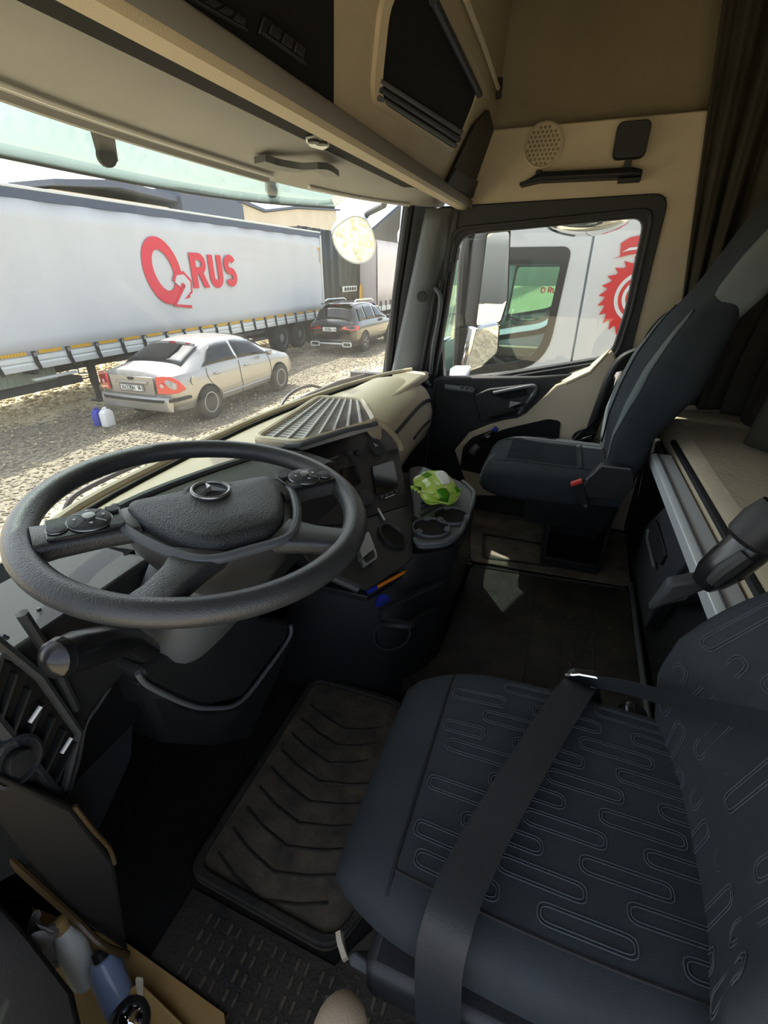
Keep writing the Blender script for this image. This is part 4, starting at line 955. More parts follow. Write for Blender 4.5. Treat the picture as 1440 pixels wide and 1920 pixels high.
# driver-side face with vents and light switch
df = roundpoly([(.10, .555, .80), (.46, .555, .80), (.46, .555, .66), (0.291, 0.555, 0.638), (0.218, 0.555, 0.548), (.17, .555, .48), (.06, .555, .56)], .02, 4)
MB().slab(df, (0, .16, 0)).build('driver_face', 'black', db, bevel=.008)
MB().slab([(.06, .60, .80), (.46, .60, .80), (.46, .80, .78), (.20, .80, .78), (.06, .72, .78)], (0, 0, -.3)).build('side_body', 'soot', db)
vt = [(0.205, 0.545, 0.839), (0.243, 0.545, 0.755), (0.256, 0.545, 0.633), (0.213, 0.545, 0.574), (0.203, 0.545, 0.585), (0.179, 0.545, 0.769)]
vn = MB().slab(vt, (0, .012, 0)).build('air_vent', 'hole', db, bevel=.003)
MB().tube([(0.215, 0.538, 0.848), (0.241, 0.538, 0.76), (0.254, 0.538, 0.642), (0.211, 0.538, 0.579)], .006, 8).build('vent_rim', 'dark', vn)
MB().tube([(0.182, 0.538, 0.773), (0.201, 0.538, 0.585)], .008, 8).build('vent_rim', 'dark', vn)
for k in range(7):
    t = k / 6
    a = lerp((0.217, 0.54, 0.819), (0.247, 0.54, 0.637), t); b = lerp((0.182, 0.54, 0.771), (0.202, 0.54, 0.603), t)
    MB().ribbon([lerp(a, b, .06), lerp(a, b, .94)], (.2, 1, 0), .018, .003).build('slat', 'black', vn)
for a, b in (((0.226, 0.532, 0.726), (0.209, 0.532, 0.717)), ((0.241, 0.532, 0.649), (0.224, 0.532, 0.64))):
    MB().tube([a, b], .0028, 6).build('slider', 'alu', vn)
kx = Vector((0.179, 0.535, 0.687))
kn = MB().lathe([(.030, .0), (.030, .010), (.026, .013), (.024, .006), (.001, .006)], kx, (.05, -1, .15), 28).build('light_switch', 'dark', db)
MB().lathe([(.015, .006), (.014, .02), (.001, .021)], kx, (.05, -1, .15), 20).build('knob', 'black', kn)
MB().lathe([(.010, 0), (.009, .008), (.001, .009)], (0.189, 0.54, 0.647), (0, -1, .15), 16).build('small_knob', 'black', db)
MB().tube(smoothpath([(0.257, 0.55, 0.842), (0.265, 0.55, 0.762), (0.267, 0.55, 0.667)], 4), .007, 8).build('face_ridge', 'dark', db)
for a, b in (((0.23, 0.55, 0.831), (0.234, 0.55, 0.823)), ((0.224, 0.55, 0.82), (0.232, 0.55, 0.804)), ((0.222, 0.55, 0.811), (0.228, 0.55, 0.797))): MB().tube([a, b], .0025, 6).build('trim_mark', 'grey', db)
MB().tube(smoothpath([(0.3, 0.6, 0.803), (0.299, 0.6, 0.772), (0.301, 0.6, 0.732), (0.305, 0.6, 0.697)], 4), .003, 6).build('seam_line', 'grey', db)
MB().tube(smoothpath([(0.337, 0.58, 0.625), (0.314, 0.58, 0.613), (0.286, 0.58, 0.6), (0.261, 0.58, 0.558), (0.229, 0.58, 0.516)], 4), .004, 6).build('seam_line', 'dark', db)
kp = MB().slab([(0.286, 0.6, 0.577), (0.364, 0.62, 0.58), (0.418, 0.66, 0.464), (0.378, 0.66, 0.359), (0.21, 0.62, 0.302), (0.229, 0.6, 0.49)], (0, .03, 0)).build('knee_panel', 'dark', db, bevel=.01)
# passenger-side padded dash
def padring(x, ys, droop, grow=0.0):
    pr = [(.33, .735), (.28, .758), (.21, .778), (.14, .784), (.08, .772), (.035, .742), (.01, .705), (.004, .678)]
    return [Vector((x, ys + y * (1 - .0) - grow * (y < .2) , z - droop + (grow if z > .7 else 0))) for y, z in pr]
def padlow(x, ys, droop):
    pr = [(.010, .664), (-.006, .60), (.0, .53), (.03, .455), (.08, .41), (.16, .40), (.30, .45), (.30, .664)]
    return [Vector((x, ys + y, z - droop * .5)) for y, z in pr]
px_ = np.linspace(1.36, 2.27, 14)
ysf = lambda x: .522 + .055 * (x - 1.49) / .76
drf = lambda x: .06 * max(0, (x - 1.9) / .37) ** 2
mb = MB().loft([[*padring(x, ysf(x), drf(x)), Vector((x, ysf(x) + .34, .66))] for x in px_]); mb.build('passenger_pad', 'beige', db, smooth=60)
mb = MB().loft([padlow(x, ysf(x), drf(x)) for x in px_]); gb_ = mb.build('glove_box', 'beige', db, smooth=50)
MB().tube([Vector((x, ysf(x) + .004, .671 - drf(x) * .75)) for x in px_], .009, 8).build('pad_seam', 'seam', db)
MB().tube([Vector((x, ysf(x) - .006, .56 - drf(x) * .5 - .0)) for x in np.linspace(1.85, 2.2, 6)], .006, 6).build('handle_slot', 'seam', gb_)
mb = MB().loft([[*[p + Vector((0, -.006, .006)) for p in padring(x, ysf(x), drf(2.27))], *[p + Vector((0, -.006, 0)) for p in padlow(x, ysf(x), drf(2.27))[:6]], Vector((x, ysf(x) + .36, .42))] for x in (2.265, 2.325)])
mb.build('end_cap', 'black', db, bevel=.012, smooth=50)
MB().tube(smoothpath([(2.27, 0.792, 0.733), (2.27, 0.707, 0.733), (2.27, 0.637, 0.722), (2.28, 0.595, 0.692)], 4), .012, 8).build('end_bead', 'black', db)
for px in ((2.27, 0.73, 0.742), (2.28, 0.621, 0.711)): MB().box(px, (.03, .035, .012)).build('clip', 'grey', db, bevel=.003)
MB().slab([(1.40, .62, .44), (2.33, .66, .42), (2.33, 1.02, .42), (1.4, 1.02, .42)], (0, 0, .03)).build('under_panel', 'black', db)
MB().loft([[Vector((x, y, .735)), Vector((x, CY, .635)), Vector((x, CY, .60)), Vector((x, y, .70))] for x, y, CY in [(x, y - .01, 1.04 - .22 * abs((x - 1.25) / 1.14) ** 3) for x, y in deck[1:9]]]).build('cowl', 'black', db)
# louvred speaker tray on top
gq = [(1.021, 0.752, 0.792), (1.028, 0.62, 0.792), (1.286, 0.502, 0.792), (1.515, 0.638, 0.792), (1.496, 0.802, 0.792)]
gp = [Vector(k) for k in gq]
lt_ = MB().slab(gp, (0, 0, -.02)).build('speaker_tray', 'tray', db, smooth=0)
MB().tube(roundpoly([k + Vector((0, 0, .003)) for k in gp], .03, 4) + [roundpoly([k + Vector((0, 0, .003)) for k in gp], .03, 4)[0]], .010, 8).build('tray_frame', 'beige', lt_)
q4 = [gp[0], gp[2], gp[3], gp[4]]
def low(u):
    return lerp(gp[0], gp[1], u / .36) if u < .36 else lerp(gp[1], gp[2], (u - .36) / .64)
def top(u): return lerp(gp[4], gp[3], u)
for k in range(1, 8):
    u = k / 8; MB().tube([low(u) + Vector((0, 0, .003)), top(u) + Vector((0, 0, .003))], .005, 6).build('tray_bar', 'tray', lt_)
mb = MB()
for k in range(8):
    for j in range(1, 22):
        v = j / 22; a = lerp(low(k / 8 + .025), top(k / 8 + .025), v); b = lerp(low((k + 1) / 8 - .025), top((k + 1) / 8 - .025), v)
        mb.tube([a + Vector((0, 0, .002)), b + Vector((0, 0, .0005))], .0022, 4)
mb.build('louvre', 'trayslot', lt_, kind='stuff')
MB().tube([(0.997, 0.642, 0.795), (1.013, 0.611, 0.795), (1.186, 0.543, 0.795), (1.283, 0.496, 0.79)], .008, 8).build('stack_edge', 'grey', db)
MB().tube(smoothpath([(1.302, 0.509, 0.79), (1.323, 0.483, 0.77), (1.411, 0.472, 0.7), (1.437, 0.467, 0.66)], 4), .010, 8).build('stack_side_edge', 'beige', db)
# centre stack
cs = thing('centre_stack', (1.2, .5, .5), 'dark centre stack with round controls and small displays beside the steering wheel', 'console')
up_ = [(0.935, 0.659, 0.793), (1.025, 0.643, 0.786), (1.424, 0.562, 0.742), (1.457, 0.532, 0.715), (1.452, 0.481, 0.665), (1.252, 0.378, 0.546), (0.957, 0.471, 0.611), (0.795, 0.555, 0.679)]
MB().slab(up_, (.03, .04, -.02)).build('upper_panel', 'black', cs, bevel=.004)
lo_ = [(0.808, 0.564, 0.67), (0.957, 0.471, 0.611), (1.249, 0.379, 0.547), (1.232, 0.36, 0.536), (1.028, 0.291, 0.504), (0.976, 0.299, 0.51), (0.809, 0.338, 0.538), (0.762, 0.434, 0.596)]
MB().slab(lo_, (.03, .06, -.03)).build('lower_panel', 'black', cs, bevel=.005)
def upat(q, m_, nm, par=None, d=.004, bv=.002): return MB().slab(q, (.01, .012, -.006)).build(nm, m_, par or cs, bevel=bv)
sc1 = upat(roundpoly([(1.115, 0.54, 0.698), (1.193, 0.523, 0.688), (1.144, 0.491, 0.652), (1.076, 0.511, 0.666)], .008, 3), 'screen', 'display')
sc2 = upat(roundpoly([(1.239, 0.495, 0.666), (1.36, 0.467, 0.649), (1.277, 0.419, 0.595), (1.156, 0.449, 0.614)], .008, 3), 'screen', 'display')
upat([(1.09, 0.576, 0.732), (1.15, 0.565, 0.726), (1.147, 0.561, 0.721), (1.087, 0.572, 0.727)], 'grey', 'card_slot')
so1 = MB().lathe([(.030, 0), (.030, .008), (.026, .011), (.001, .011)], (1.331, 0.521, 0.693), (-.55, -.55, .62), 26).build('power_socket', 'dark', cs)
aU = (Vector((1.291, 0.439, 0.609)) - Vector((1.063, 0.517, 0.666))).normalized(); bU = (Vector((1.412, 0.558, 0.736)) - Vector((1.197, 0.449, 0.61))); bU = (bU - aU * bU.dot(aU)).normalized(); NU = aU.cross(bU).normalized()
mb = MB(); strokes(mb, '24V', Vector((1.331, 0.521, 0.693)) + NU * .0125 - aU * .014 - bU * .002, aU, bU, .007, .010, .0022, gap=.4, th=.001); mb.build('socket_text', 'white', so1, smooth=0)
for pxs in ((1.198, 0.556, 0.716), (1.241, 0.542, 0.706), (1.196, 0.539, 0.699)):
    MB().lathe([(.010, 0), (.009, .006), (.001, .007)], pxs, NU, 14).build('button', 'dark', cs)
k1 = MB().lathe([(.026, 0), (.024, .012), (.020, .014), (.001, .012)], (1.107, 0.468, 0.621), NU, 24).build('rotary_knob', 'dark', cs)
for k in range(4):
    q0 = lerp((1.159, 0.44, 0.604), (1.275, 0.411, 0.586), .1 + .22 * k); MB().box(q0, (.012, .010, .008)).build('button', 'dark', cs, bevel=.002)
MB().tube([(1.176, 0.429, 0.598), (1.227, 0.416, 0.59)], .0016, 5).build('button_mark', 'alu', cs)
MB().tube([(1.124, 0.432, 0.587), (1.095, 0.401, 0.57)], .0035, 6).build('lever_tab', 'alu', cs)
NL = (Vector((1.249, 0.379, 0.547)) - Vector((0.957, 0.471, 0.611))).cross(Vector((0.809, 0.338, 0.538)) - Vector((0.957, 0.471, 0.611))).normalized()
if NL.z < 0: NL = -NL
rg = MB().lathe([(.046, -.002), (.046, .008), (.040, .010), (.037, .003), (.001, .001)], (1.054, 0.364, 0.545), NL, 32).build('round_cup_well', 'black', cs)
MB().lathe([(.036, .003), (.036, .004), (.001, .004)], (1.054, 0.364, 0.545), NL, 28).build('well_floor', 'hole', rg)
# electric parking brake lever
pb = thing('parking_brake_lever', (0.931, 0.386, 0.562), 'silver parking brake lever with black button on the centre stack', 'lever')
pb.location = Vector((0.931, 0.386, 0.562))
l0 = [(0.936, 0.42, 0.596), (0.993, 0.408, 0.586), (0.937, 0.368, 0.575), (0.874, 0.377, 0.582)]
MB().slab(roundpoly(l0, .008, 3), -NL * .02).build('paddle', 'silver', pb, bevel=.004)
fr0 = roundpoly([(0.888, 0.389, 0.577), (0.954, 0.375, 0.566), (0.923, 0.356, 0.556), (0.864, 0.367, 0.565)], .008, 3)
fr1 = roundpoly([(0.893, 0.383, 0.574), (0.939, 0.373, 0.566), (0.92, 0.362, 0.56), (0.877, 0.37, 0.566)], .006, 3)
MB().ring_slab(fr0, fr1, -NL * .012).build('rim', 'silver', pb, bevel=.002)
MB().slab(fr1, -NL * .008).build('button', 'black', pb, smooth=0)
# storage ledge below the stack
MB().tube([(0.763, 0.447, 0.611), (0.772, 0.4, 0.583), (0.789, 0.353, 0.555)], .010, 8).build('side_rail', 'dark', cs)
ld = MB().slab([(0.916, 0.591, 0.43), (0.919, 0.387, 0.43), (1.098, 0.312, 0.43), (1.152, 0.304, 0.44), (1.222, 0.487, 0.44)], (0, 0, -.02)).build('pen_ledge', 'black', cs, bevel=.004)
# ---- console beside the stack with tray and cup holders
cn = thing('floor_console', (1.35, .35, 0), 'dark grey floor console with ribbed tray and cup holders beside the centre stack', 'console')
zt = .52
top_ = roundpoly([(1.622, 0.494, 0.52), (1.661, 0.454, 0.52), (1.557, 0.266, 0.52), (1.475, 0.208, 0.52), (1.365, 0.199, 0.52), (1.181, 0.195, 0.52), (1.114, 0.221, 0.52), (1.073, 0.301, 0.52)], .03, 4)
MB().slab(top_, (0, 0, -.02)).build('top_tray', 'grey', cn, bevel=.008)
MB().tube([k + Vector((0, 0, .002)) for k in top_[12:44]], .007, 8).build('tray_rim', 'grey', cn)
R3 = [(.485, [(1.66, .53), (1.52, .205), (1.17, .19), (1.075, .30), (1.02, .62)]), (.33, [(1.74, .55), (1.62, .225), (1.18, .22), (1.03, .33), (.96, .66)]), (.0, [(1.92, .68), (1.81, .25), (1.16, .25), (.99, .36), (.90, .80)])]
MB().loft([roundpoly([(x, y, z) for x, y in pr], .04, 3) for z, pr in R3]).build('body', 'black', cn)
mb = MB()
for k in range(9):
    a = lerp((1.562, 0.425, 0.522), (1.251, 0.335, 0.522), k / 8); b = lerp((1.558, 0.391, 0.522), (1.323, 0.302, 0.522), k / 8)
    MB().tube([a, b], .004, 6).build('tray_rib', 'dark', cn)
for (px, r) in (((1.271, 0.245, 0.523), .052), ((1.177, 0.284, 0.523), .052)):
    c0 = Vector(px)
    hl_ = MB().lathe([(r * 1.0, 0), (r * 1.0, .0015), (.001, .0015)], c0, (0, 0, 1), 30).build('cup_well', 'hole', cn)
    MB().lathe([(r * 1.0, 0), (r * 1.03, .006), (r * 1.09, .007), (r * 1.12, 0)], c0, (0, 0, 1), 30, caps=False).build('cup_rim', 'grey', hl_)
    for a in (30, 150, 270):
        MB().box(c0 + Vector((math.cos(R(a)) * r * .95, math.sin(R(a)) * r * .95, .006)), (.018, .02, .010), Matrix.Rotation(R(a), 3, 'Z')).build('clip', 'grey', hl_, bevel=.003)
MB().lathe([(.014, 0), (.014, .003), (.001, .003)], (1.212, 0.348, 0.522), (0, 0, 1), 14).build('tray_hole', 'hole', cn)
MB().ring_slab(roundpoly([(0.84, 0.33, 0.451), (1.138, 0.23, 0.369), (1.565, 0.235, 0.105), (1.38, 0.235, 0.131), (0.91, 0.26, 0.362), (0.877, 0.33, 0.378)], .02, 3), roundpoly([(0.866, 0.33, 0.43), (1.142, 0.23, 0.355), (1.491, 0.235, 0.139), (1.333, 0.235, 0.173), (0.909, 0.26, 0.378), (0.889, 0.33, 0.377)], .02, 3), (.01, .01, 0)).build('shelf_opening', 'dark', cn, smooth=0)
MB().torus((1.02, 0.349, 0.222), (-.85, -.5, .1), .055, .004, 36, 6).build('ring', 'dark', cn)
for px in ((1.17, 0.273, 0.209), (1.17, 0.27, 0.152)): MB().torus(px, (-.3, -.9, .1), .011, .002, 16, 6).build('socket_ring', 'alu', cn)
# pen lying on the ledge
pen = thing('pen', (0.97, 0.349, 0.45), 'orange ballpoint pen with blue cap lying on the ledge under the stack', 'pen')
p0, p1, p2, p3, p4 = (0.919, 0.385, 0.445), (0.946, 0.369, 0.446), (0.968, 0.358, 0.446), (1.032, 0.324, 0.447), (1.05, 0.318, 0.446)
MB().tube([p0, p1], .0062, 10).build('cap', 'blue', pen); MB().tube([p1, p3, lerp(p3, p4, .5), p4], [.0052, .0052, .0035, .001], 10).build('barrel', 'orange', pen)
bl_ = thing('bottle_cap', (0.936, 0.35, 0.41), 'dull blue screw cap in the dark shelf below the pen', 'cap')
MB().lathe([(.02, 0), (.021, .015), (.018, .02), (.001, .02)], (0.937, 0.351, 0.405), (-.4, -.5, .8), 18).build('body', 'blue', bl_)
# ---- lime green wrapper on the tray
bagc = Vector((1.368, 0.316, 0.565))
bag = thing('wrapper_bag', (bagc.x, bagc.y, .52), 'crumpled lime green plastic wipes pack with white label on the console tray', 'packet')
rr = random.Random(3)
def bagp(u, v):
    a = 2 * math.pi * u; e = math.sin(math.pi * v)
    wv = .060 * (.35 + .65 * e ** .4) * (1 + .10 * math.sin(5 * a + 7 * v) + .06 * math.sin(11 * a - 9 * v))
    x = math.copysign(abs(math.cos(a)) ** .7, math.cos(a)) * wv
    z = math.copysign(abs(math.sin(a)) ** .7, math.sin(a)) * (.042 * e ** .5 + .003) * (1 + .12 * math.sin(9 * v + 3 * a))
    y = (v - .5) * .15 + .008 * math.sin(3 * a + 1)
    return Vector((x, y, z))
RB = Matrix.Rotation(R(52), 3, 'Z') @ Matrix.Rotation(R(-12), 3, 'Y') @ Matrix.Rotation(R(12), 3, 'X')
bmesh_ = MB().grid(lambda u, v: bagc + RB @ bagp(u, v), 40, 22)
bmesh_.build('pack', 'baggreen', bag, smooth=18)
for (u0, u1, v0, v1) in ((.02, .10, .2, .45), (.40, .52, .55, .8), (.12, .2, .68, .82), (.36, .44, .12, .3)):
    MB().grid(lambda a, b: bagc + RB @ (bagp(u0 + (u1 - u0) * a, v0 + (v1 - v0) * b) * 1.03), 6, 6).build('printed_leaf', 'bagdark', bag, solid=.0006)
MB().grid(lambda a, b: bagc + RB @ (bagp(.20 + .12 * a, .38 + .26 * b) * 1.05 + Vector((0, 0, .001))), 6, 6).build('label', 'bagwhite', bag, solid=.0008)
for v in (0, 1):
    MB().grid(lambda a, b: bagc + RB @ (bagp(0, v) * (1 - a) + bagp(.5, v) * a + Vector((0, (1 if v else -1) * .022 * b, .003 * math.sin(20 * a)))), 16, 2).build('crimp', 'baggreen', bag, solid=.0008)

# ================================================================ STEERING WHEEL
WC = Vector((.492, .468, .8826)); tl = R(7.5); rot = R(-32)
Wu = Vector((1, 0, 0)); Wv = Vector((0, math.cos(tl), math.sin(tl))); Wn = Vector((0, -math.sin(tl), math.cos(tl)))
def W(x, y, h=0.0):
    x += .010
    c, s_ = math.cos(rot), math.sin(rot)
    return WC + Wu * (x * c - y * s_) + Wv * (x * s_ + y * c) + Wn * h
sw = thing('steering_wheel', WC, 'large black four-spoke steering wheel with a star badge on its hub', 'steering wheel')
MB().torus(WC, Wn, .2265, .0185, 96, 18, .88).build('rim', 'wheel', sw)
# hub body and spokes
hubo = roundpoly([W(-.125, .040, .0), W(.125, .040, .0), W(.118, -.03, .0), W(.085, -.105, .0), W(.052, -.142, .0), W(-.052, -.142, .0), W(-.085, -.105, .0), W(-.118, -.03, .0)], .02, 4)
cc = W(0, -.045, 0)
MB().loft([[cc + (k - cc) * s_ + Wn * h for k in hubo] for s_, h in ((.75, -.075), (.95, -.035), (1.0, -.008), (.98, .002), (.93, .004))]).build('hub_body', 'wheel', sw, smooth=50)
pado = roundpoly([W(-.113, .034), W(.113, .034), W(.104, -.03), W(.074, -.092), W(.044, -.122), W(-.044, -.122), W(-.074, -.092), W(-.104, -.03)], [.02, .02, .03, .03, .03, .03, .03, .03], 5)
pc = W(0, -.04)
pd = MB().loft([[pc + (k - pc) * s_ + Wn * h for k in pado] for s_, h in ((1.0, -.002), (1.0, .010), (.965, .019), (.85, .024), (.5, .028), (.2, .028))]).build('hub_pad', 'wheelpad', sw, smooth=60)
# silver-grey lower trim around the pad
trm = [W(.122, .038, .010), W(.128, .01, .010), W(.118, -.04, .010), W(.09, -.10, .010), W(.055, -.138, .010), W(0, -.142, .010), W(-.055, -.138, .010), W(-.09, -.10, .010), W(-.118, -.04, .010), W(-.128, .01, .010), W(-.122, .038, .010)]
MB().tube(smoothpath(trm, 4), .007, 10).build('hub_trim', 'grey', sw)
# star badge
bc = lambda x, y, h: W(x, y + .0, h)
bd = MB().torus(W(0, 0, .030), Wn, .0265, .0026, 40, 8).build('badge_ring', 'silver', sw)
MB().loft([[W(.024 * math.cos(q) * s_, .024 * math.sin(q) * s_, h) for q in [2 * math.pi * k / 32 for k in range(32)]] for s_, h in ((1.05, .026), (1, .029), (.5, .0295))]).build('badge_disc', 'dark', bd)
mb = MB()
for k in range(3):
    a = R(90 + 120 * k); tip = W(.025 * math.cos(a), .025 * math.sin(a), .031); ctr = W(0, 0, .0375)
    l_, r_ = (W(.0052 * math.cos(a + s_), .0052 * math.sin(a + s_), .031) for s_ in (R(60), R(-60)))
    b_ = W(0, 0, .029)
    mb.add([ctr, l_, tip, r_, b_], [(0, 1, 2), (0, 2, 3), (4, 2, 1), (4, 3, 2)])
mb.build('badge_star', 'silver', bd, smooth=0)
mb = MB().torus(W(0, 0, .024), Wn, .036, .0045, 40, 8, .6); mb.build('badge_recess', 'wheelpad', sw)
# horizontal spokes with button pods
for sg in (-1, 1):
    sp_ = [(.105, .0, .035, .012), (.15, .0, .030, .012), (.20, .0, .028, .013), (.222, .0, .030, .014)]
    MB().loft([[W(sg * x, y0 + a, b) for a, b in roundrect(hy * 2, hz * 2, .008, 3)] for x, y0, hy, hz in sp_]).build('spoke', 'wheel', sw)
    pod = MB().slab(roundpoly([W(sg * .118, .030, .011), W(sg * .205, .026, .012), W(sg * .208, -.024, .012), W(sg * .122, -.026, .011)], .006, 3), Wn * .006).build('button_pod', 'blackgloss', sw, bevel=.002)
    bx = .158
    dk = MB().lathe([(.0255, 0), (.025, .005), (.022, .007), (.001, .0075)], W(sg * bx, .001, .017), Wn, 32).build('control_dial', 'dark', sw)
    MB().lathe([(.0075, .006), (.0075, .0105), (.001, .011)], W(sg * bx, .001, .017), Wn, 18).build('centre_button', 'silver', dk)
    MB().torus(W(sg * bx, .001, .019), Wn, .0258, .0012, 32, 6).build('dial_ring', 'silver', dk)
    for k in range(4):
        a = R(45 + 90 * k)
        MB().tube([W(sg * bx + math.cos(a) * .009, .001 + math.sin(a) * .009, .0245), W(sg * bx + math.cos(a) * .024, .001 + math.sin(a) * .024, .0235)], .0008, 5).build('divider', 'silver', dk)
        a = R(90 * k); c_ = W(sg * bx + math.cos(a) * .016, .001 + math.sin(a) * .016, .0248)
        d1 = (W(1, 0) - W(0, 0)); d2 = (W(0, 1) - W(0, 0)); dd_ = d1 * math.cos(a) + d2 * math.sin(a); ee = d1 * -math.sin(a) + d2 * math.cos(a)
        MB().slab([c_ + dd_ * .003, c_ + ee * .0025 - dd_ * .001, c_ - ee * .0025 - dd_ * .001], Wn * .0005).build('arrow', 'white', dk, smooth=0)
    rk = MB().lathe([(.0115, 0), (.011, .004), (.001, .005)], W(sg * .195, -.004, .017), Wn, 20).build('round_button', 'dark', sw)
    MB().torus(W(sg * .195, -.004, .019), Wn, .0116, .0010, 24, 6).build('button_ring', 'silver', rk)
    for yy in (.018, -.019):
        MB().slab(roundpoly([W(sg * .121, yy + .008, .017), W(sg * .137, yy + .008, .017), W(sg * (.133 if yy > 0 else .140), yy - .007, .017), W(sg * .122, yy - .007, .017)], .003, 3), Wn * .004).build('corner_button', 'dark', sw, bevel=.001)
# lower spokes
    MB().loft([[W(*c_, b) + (W(*d_) - W(0, 0)) * a for a, b in roundrect(w_, .024, .009, 3)] for c_, d_, w_ in (((sg * .055, -.115), (sg * .80, .60), .075), ((sg * .085, -.14), (sg * .80, .60), .055), ((sg * .115, -.163), (sg * .80, .60), .05), ((sg * .140, -.182), (sg * .80, .60), .06))]).build('spoke', 'wheel', sw)
# column shroud, lower cover and stalk
col = thing('steering_column', (.5, .55, .5), 'black steering column with grey upper shroud below the steering wheel', 'steering column')
MB().loft([superring((.495, y, z), a, b, 3, 24, (1, 0, 0), (0, .8, .6)) for y, z, a, b in ((.475, .835, .06, .05), (.49, .79, .085, .06), (.51, .73, .105, .07), (.53, .68, .11, .07), (.56, .63, .09, .06))]).build('upper_shroud', 'grey', col)
tp = [(0.338, 0.5, 0.664), (0.336, 0.5, 0.685), (0.349, 0.5, 0.685), (0.575, 0.5, 0.608), (0.719, 0.5, 0.472), (0.705, 0.5, 0.435), (0.525, 0.5, 0.429), (0.437, 0.5, 0.5), (0.407, 0.5, 0.542)]
MB().slab(tp, (.03, .22, -.02)).build('lower_cover', 'black', col, bevel=.012)
MB().tube(smoothpath([(0.332, 0.498, 0.69), (0.338, 0.498, 0.663), (0.363, 0.498, 0.613), (0.395, 0.498, 0.556), (0.435, 0.498, 0.501), (0.513, 0.498, 0.43), (0.619, 0.498, 0.424), (0.708, 0.498, 0.433), (0.718, 0.498, 0.462)], 4), .0045, 8).build('cover_trim', 'grey', col)
MB().slab([(0.358, 0.54, 0.628), (0.427, 0.54, 0.496), (0.476, 0.54, 0.43), (0.563, 0.54, 0.349), (0.812, 0.54, 0.358), (0.629, 0.6, 0.124), (0.512, 0.6, 0.245), (0.407, 0.6, 0.39)], (.02, .2, -.03)).build('base_cover', 'black', col, bevel=.01)
stk = [(0.357, 0.5, 0.709), (0.325, 0.49, 0.76), (0.288, 0.48, 0.789), (0.254, 0.475, 0.809), (0.236, 0.472, 0.818)]
sk = MB().tube([Vector(k) for k in stk], [.020, .024, .027, .028, .024], 14, .85).build('stalk', 'blackgloss', col)
MB().lathe([(.0235, -.002), (.021, .008), (.012, .015), (.001, .017)], stk[-1], (Vector(stk[-1]) - Vector(stk[-2])), 16).build('stalk_tip', 'blackgloss', sk)

# ================================================================ FLOOR MATS
fm = thing('floor_mat', (.62, .42, 0), 'dusty black rubber floor mat with raised rim in the driver footwell', 'mat', 'rubber floor mats')
mc = [Vector((.965, .60, .004)), Vector((.36, .60, .004)), Vector((.345, .235, .004)), Vector((.70, .10, .004)), Vector((.965, .30, .004))]
mo = roundpoly(mc, .04, 4)
MB().slab(mo, (0, 0, .008)).build('mat_base', 'dustrubber', fm, smooth=0)
mcc = sum(mo, Vector()) / len(mo)
MB().ring_slab([k + Vector((0, 0, .006)) for k in mo], [mcc + (k - mcc) * .93 + Vector((0, 0, .006)) for k in mo], (0, 0, .016)).build('rim', 'rubber', fm, bevel=.005)
for k in range(9):
    x = .42 + .055 * k
    MB().tube(smoothpath([(x, .56, .0125), (x - .045, .42, .0125), (x, .28 - (.0 if k < 6 else -.04), .0125)], 2), .0035, 5).build('ridge', 'rubber', fm)
em = thing('floor_mat', (.32, .2, 0), 'black rubber entry mat with rows of short slots beside the driver seat base', 'mat', 'rubber floor mats')
MB().slab([(.16, .57, .002), (.345, .57, .002), (.335, .225, .002), (.60, .06, .002), (.60, -.1, .002), (.16, -.1, .002)], (0, 0, .006)).build('mat_base', 'rubber', em, smooth=0)
mb = MB()
for i in range(5):
    for j in range(8):
        x = .20 + .028 * i; y = .50 - .052 * j
        mb.box((x, y, .0095), (.018, .006, .004)); mb.box((x, y - .02, .0095), (.018, .005, .004))
mb.build('slot', 'dustrubber', em, kind='stuff', smooth=0)
# passage mat over the tunnel and passenger footwell mat
pm = thing('floor_mat', (1.45, -.1, 0), 'black wet-looking rubber mat in the aisle between the seats', 'mat', 'rubber floor mats')
MB().slab(roundpoly([(1.80, .235, .002), (1.845, -.42, .002), (.80, -.42, .002), (.80, .10, .002), (1.05, .33, .002), (1.2, .24, .002)], .03, 3), (0, 0, .008)).build('mat_base', 'rubber', pm, bevel=.003)
for y in (-.05, -.16, -.27): MB().tube([(1.75, y, .010), (1.2, y, .010), (.85, y, .010)], .004, 6, .6).build('ridge', 'rubber', pm)
MB().tube([(1.795, .22, .012), (1.80, .1, .012), (1.842, -.41, .012)], .006, 6).build('edge_bead', 'rubber', pm)
pf = thing('floor_mat', (2.1, .1, 0), 'dusty black rubber mat in front of the passenger seat', 'mat', 'rubber floor mats')
MB().slab(roundpoly([(1.835, .25, .002), (2.36, .35, .002), (2.36, -.45, .002), (1.87, -.43, .002)], .03, 3), (0, 0, .010)).build('mat_base', 'palerubber', pf, bevel=.003)
MB().ring_slab(roundpoly([(1.87, .20, .010), (2.10, .24, .010), (2.10, -.10, .010), (1.90, -.12, .010)], .02, 3), roundpoly([(1.885, .185, .010), (2.085, .22, .010), (2.085, -.085, .010), (1.91, -.105, .010)], .02, 3), (0, 0, .006)).build('rim', 'rubber', pf, smooth=0)
mb = MB()
for k in range(14): mb.box((1.86 + .0 * k, .275 + .0 * k - .0, .012), (.001, .001, .001)) if False else mb.box((1.80 + .032 * k, .262 + .008 * k, .013), (.02, .05, .006))
mb.build('tread', 'rubber', pf, kind='stuff', smooth=0)
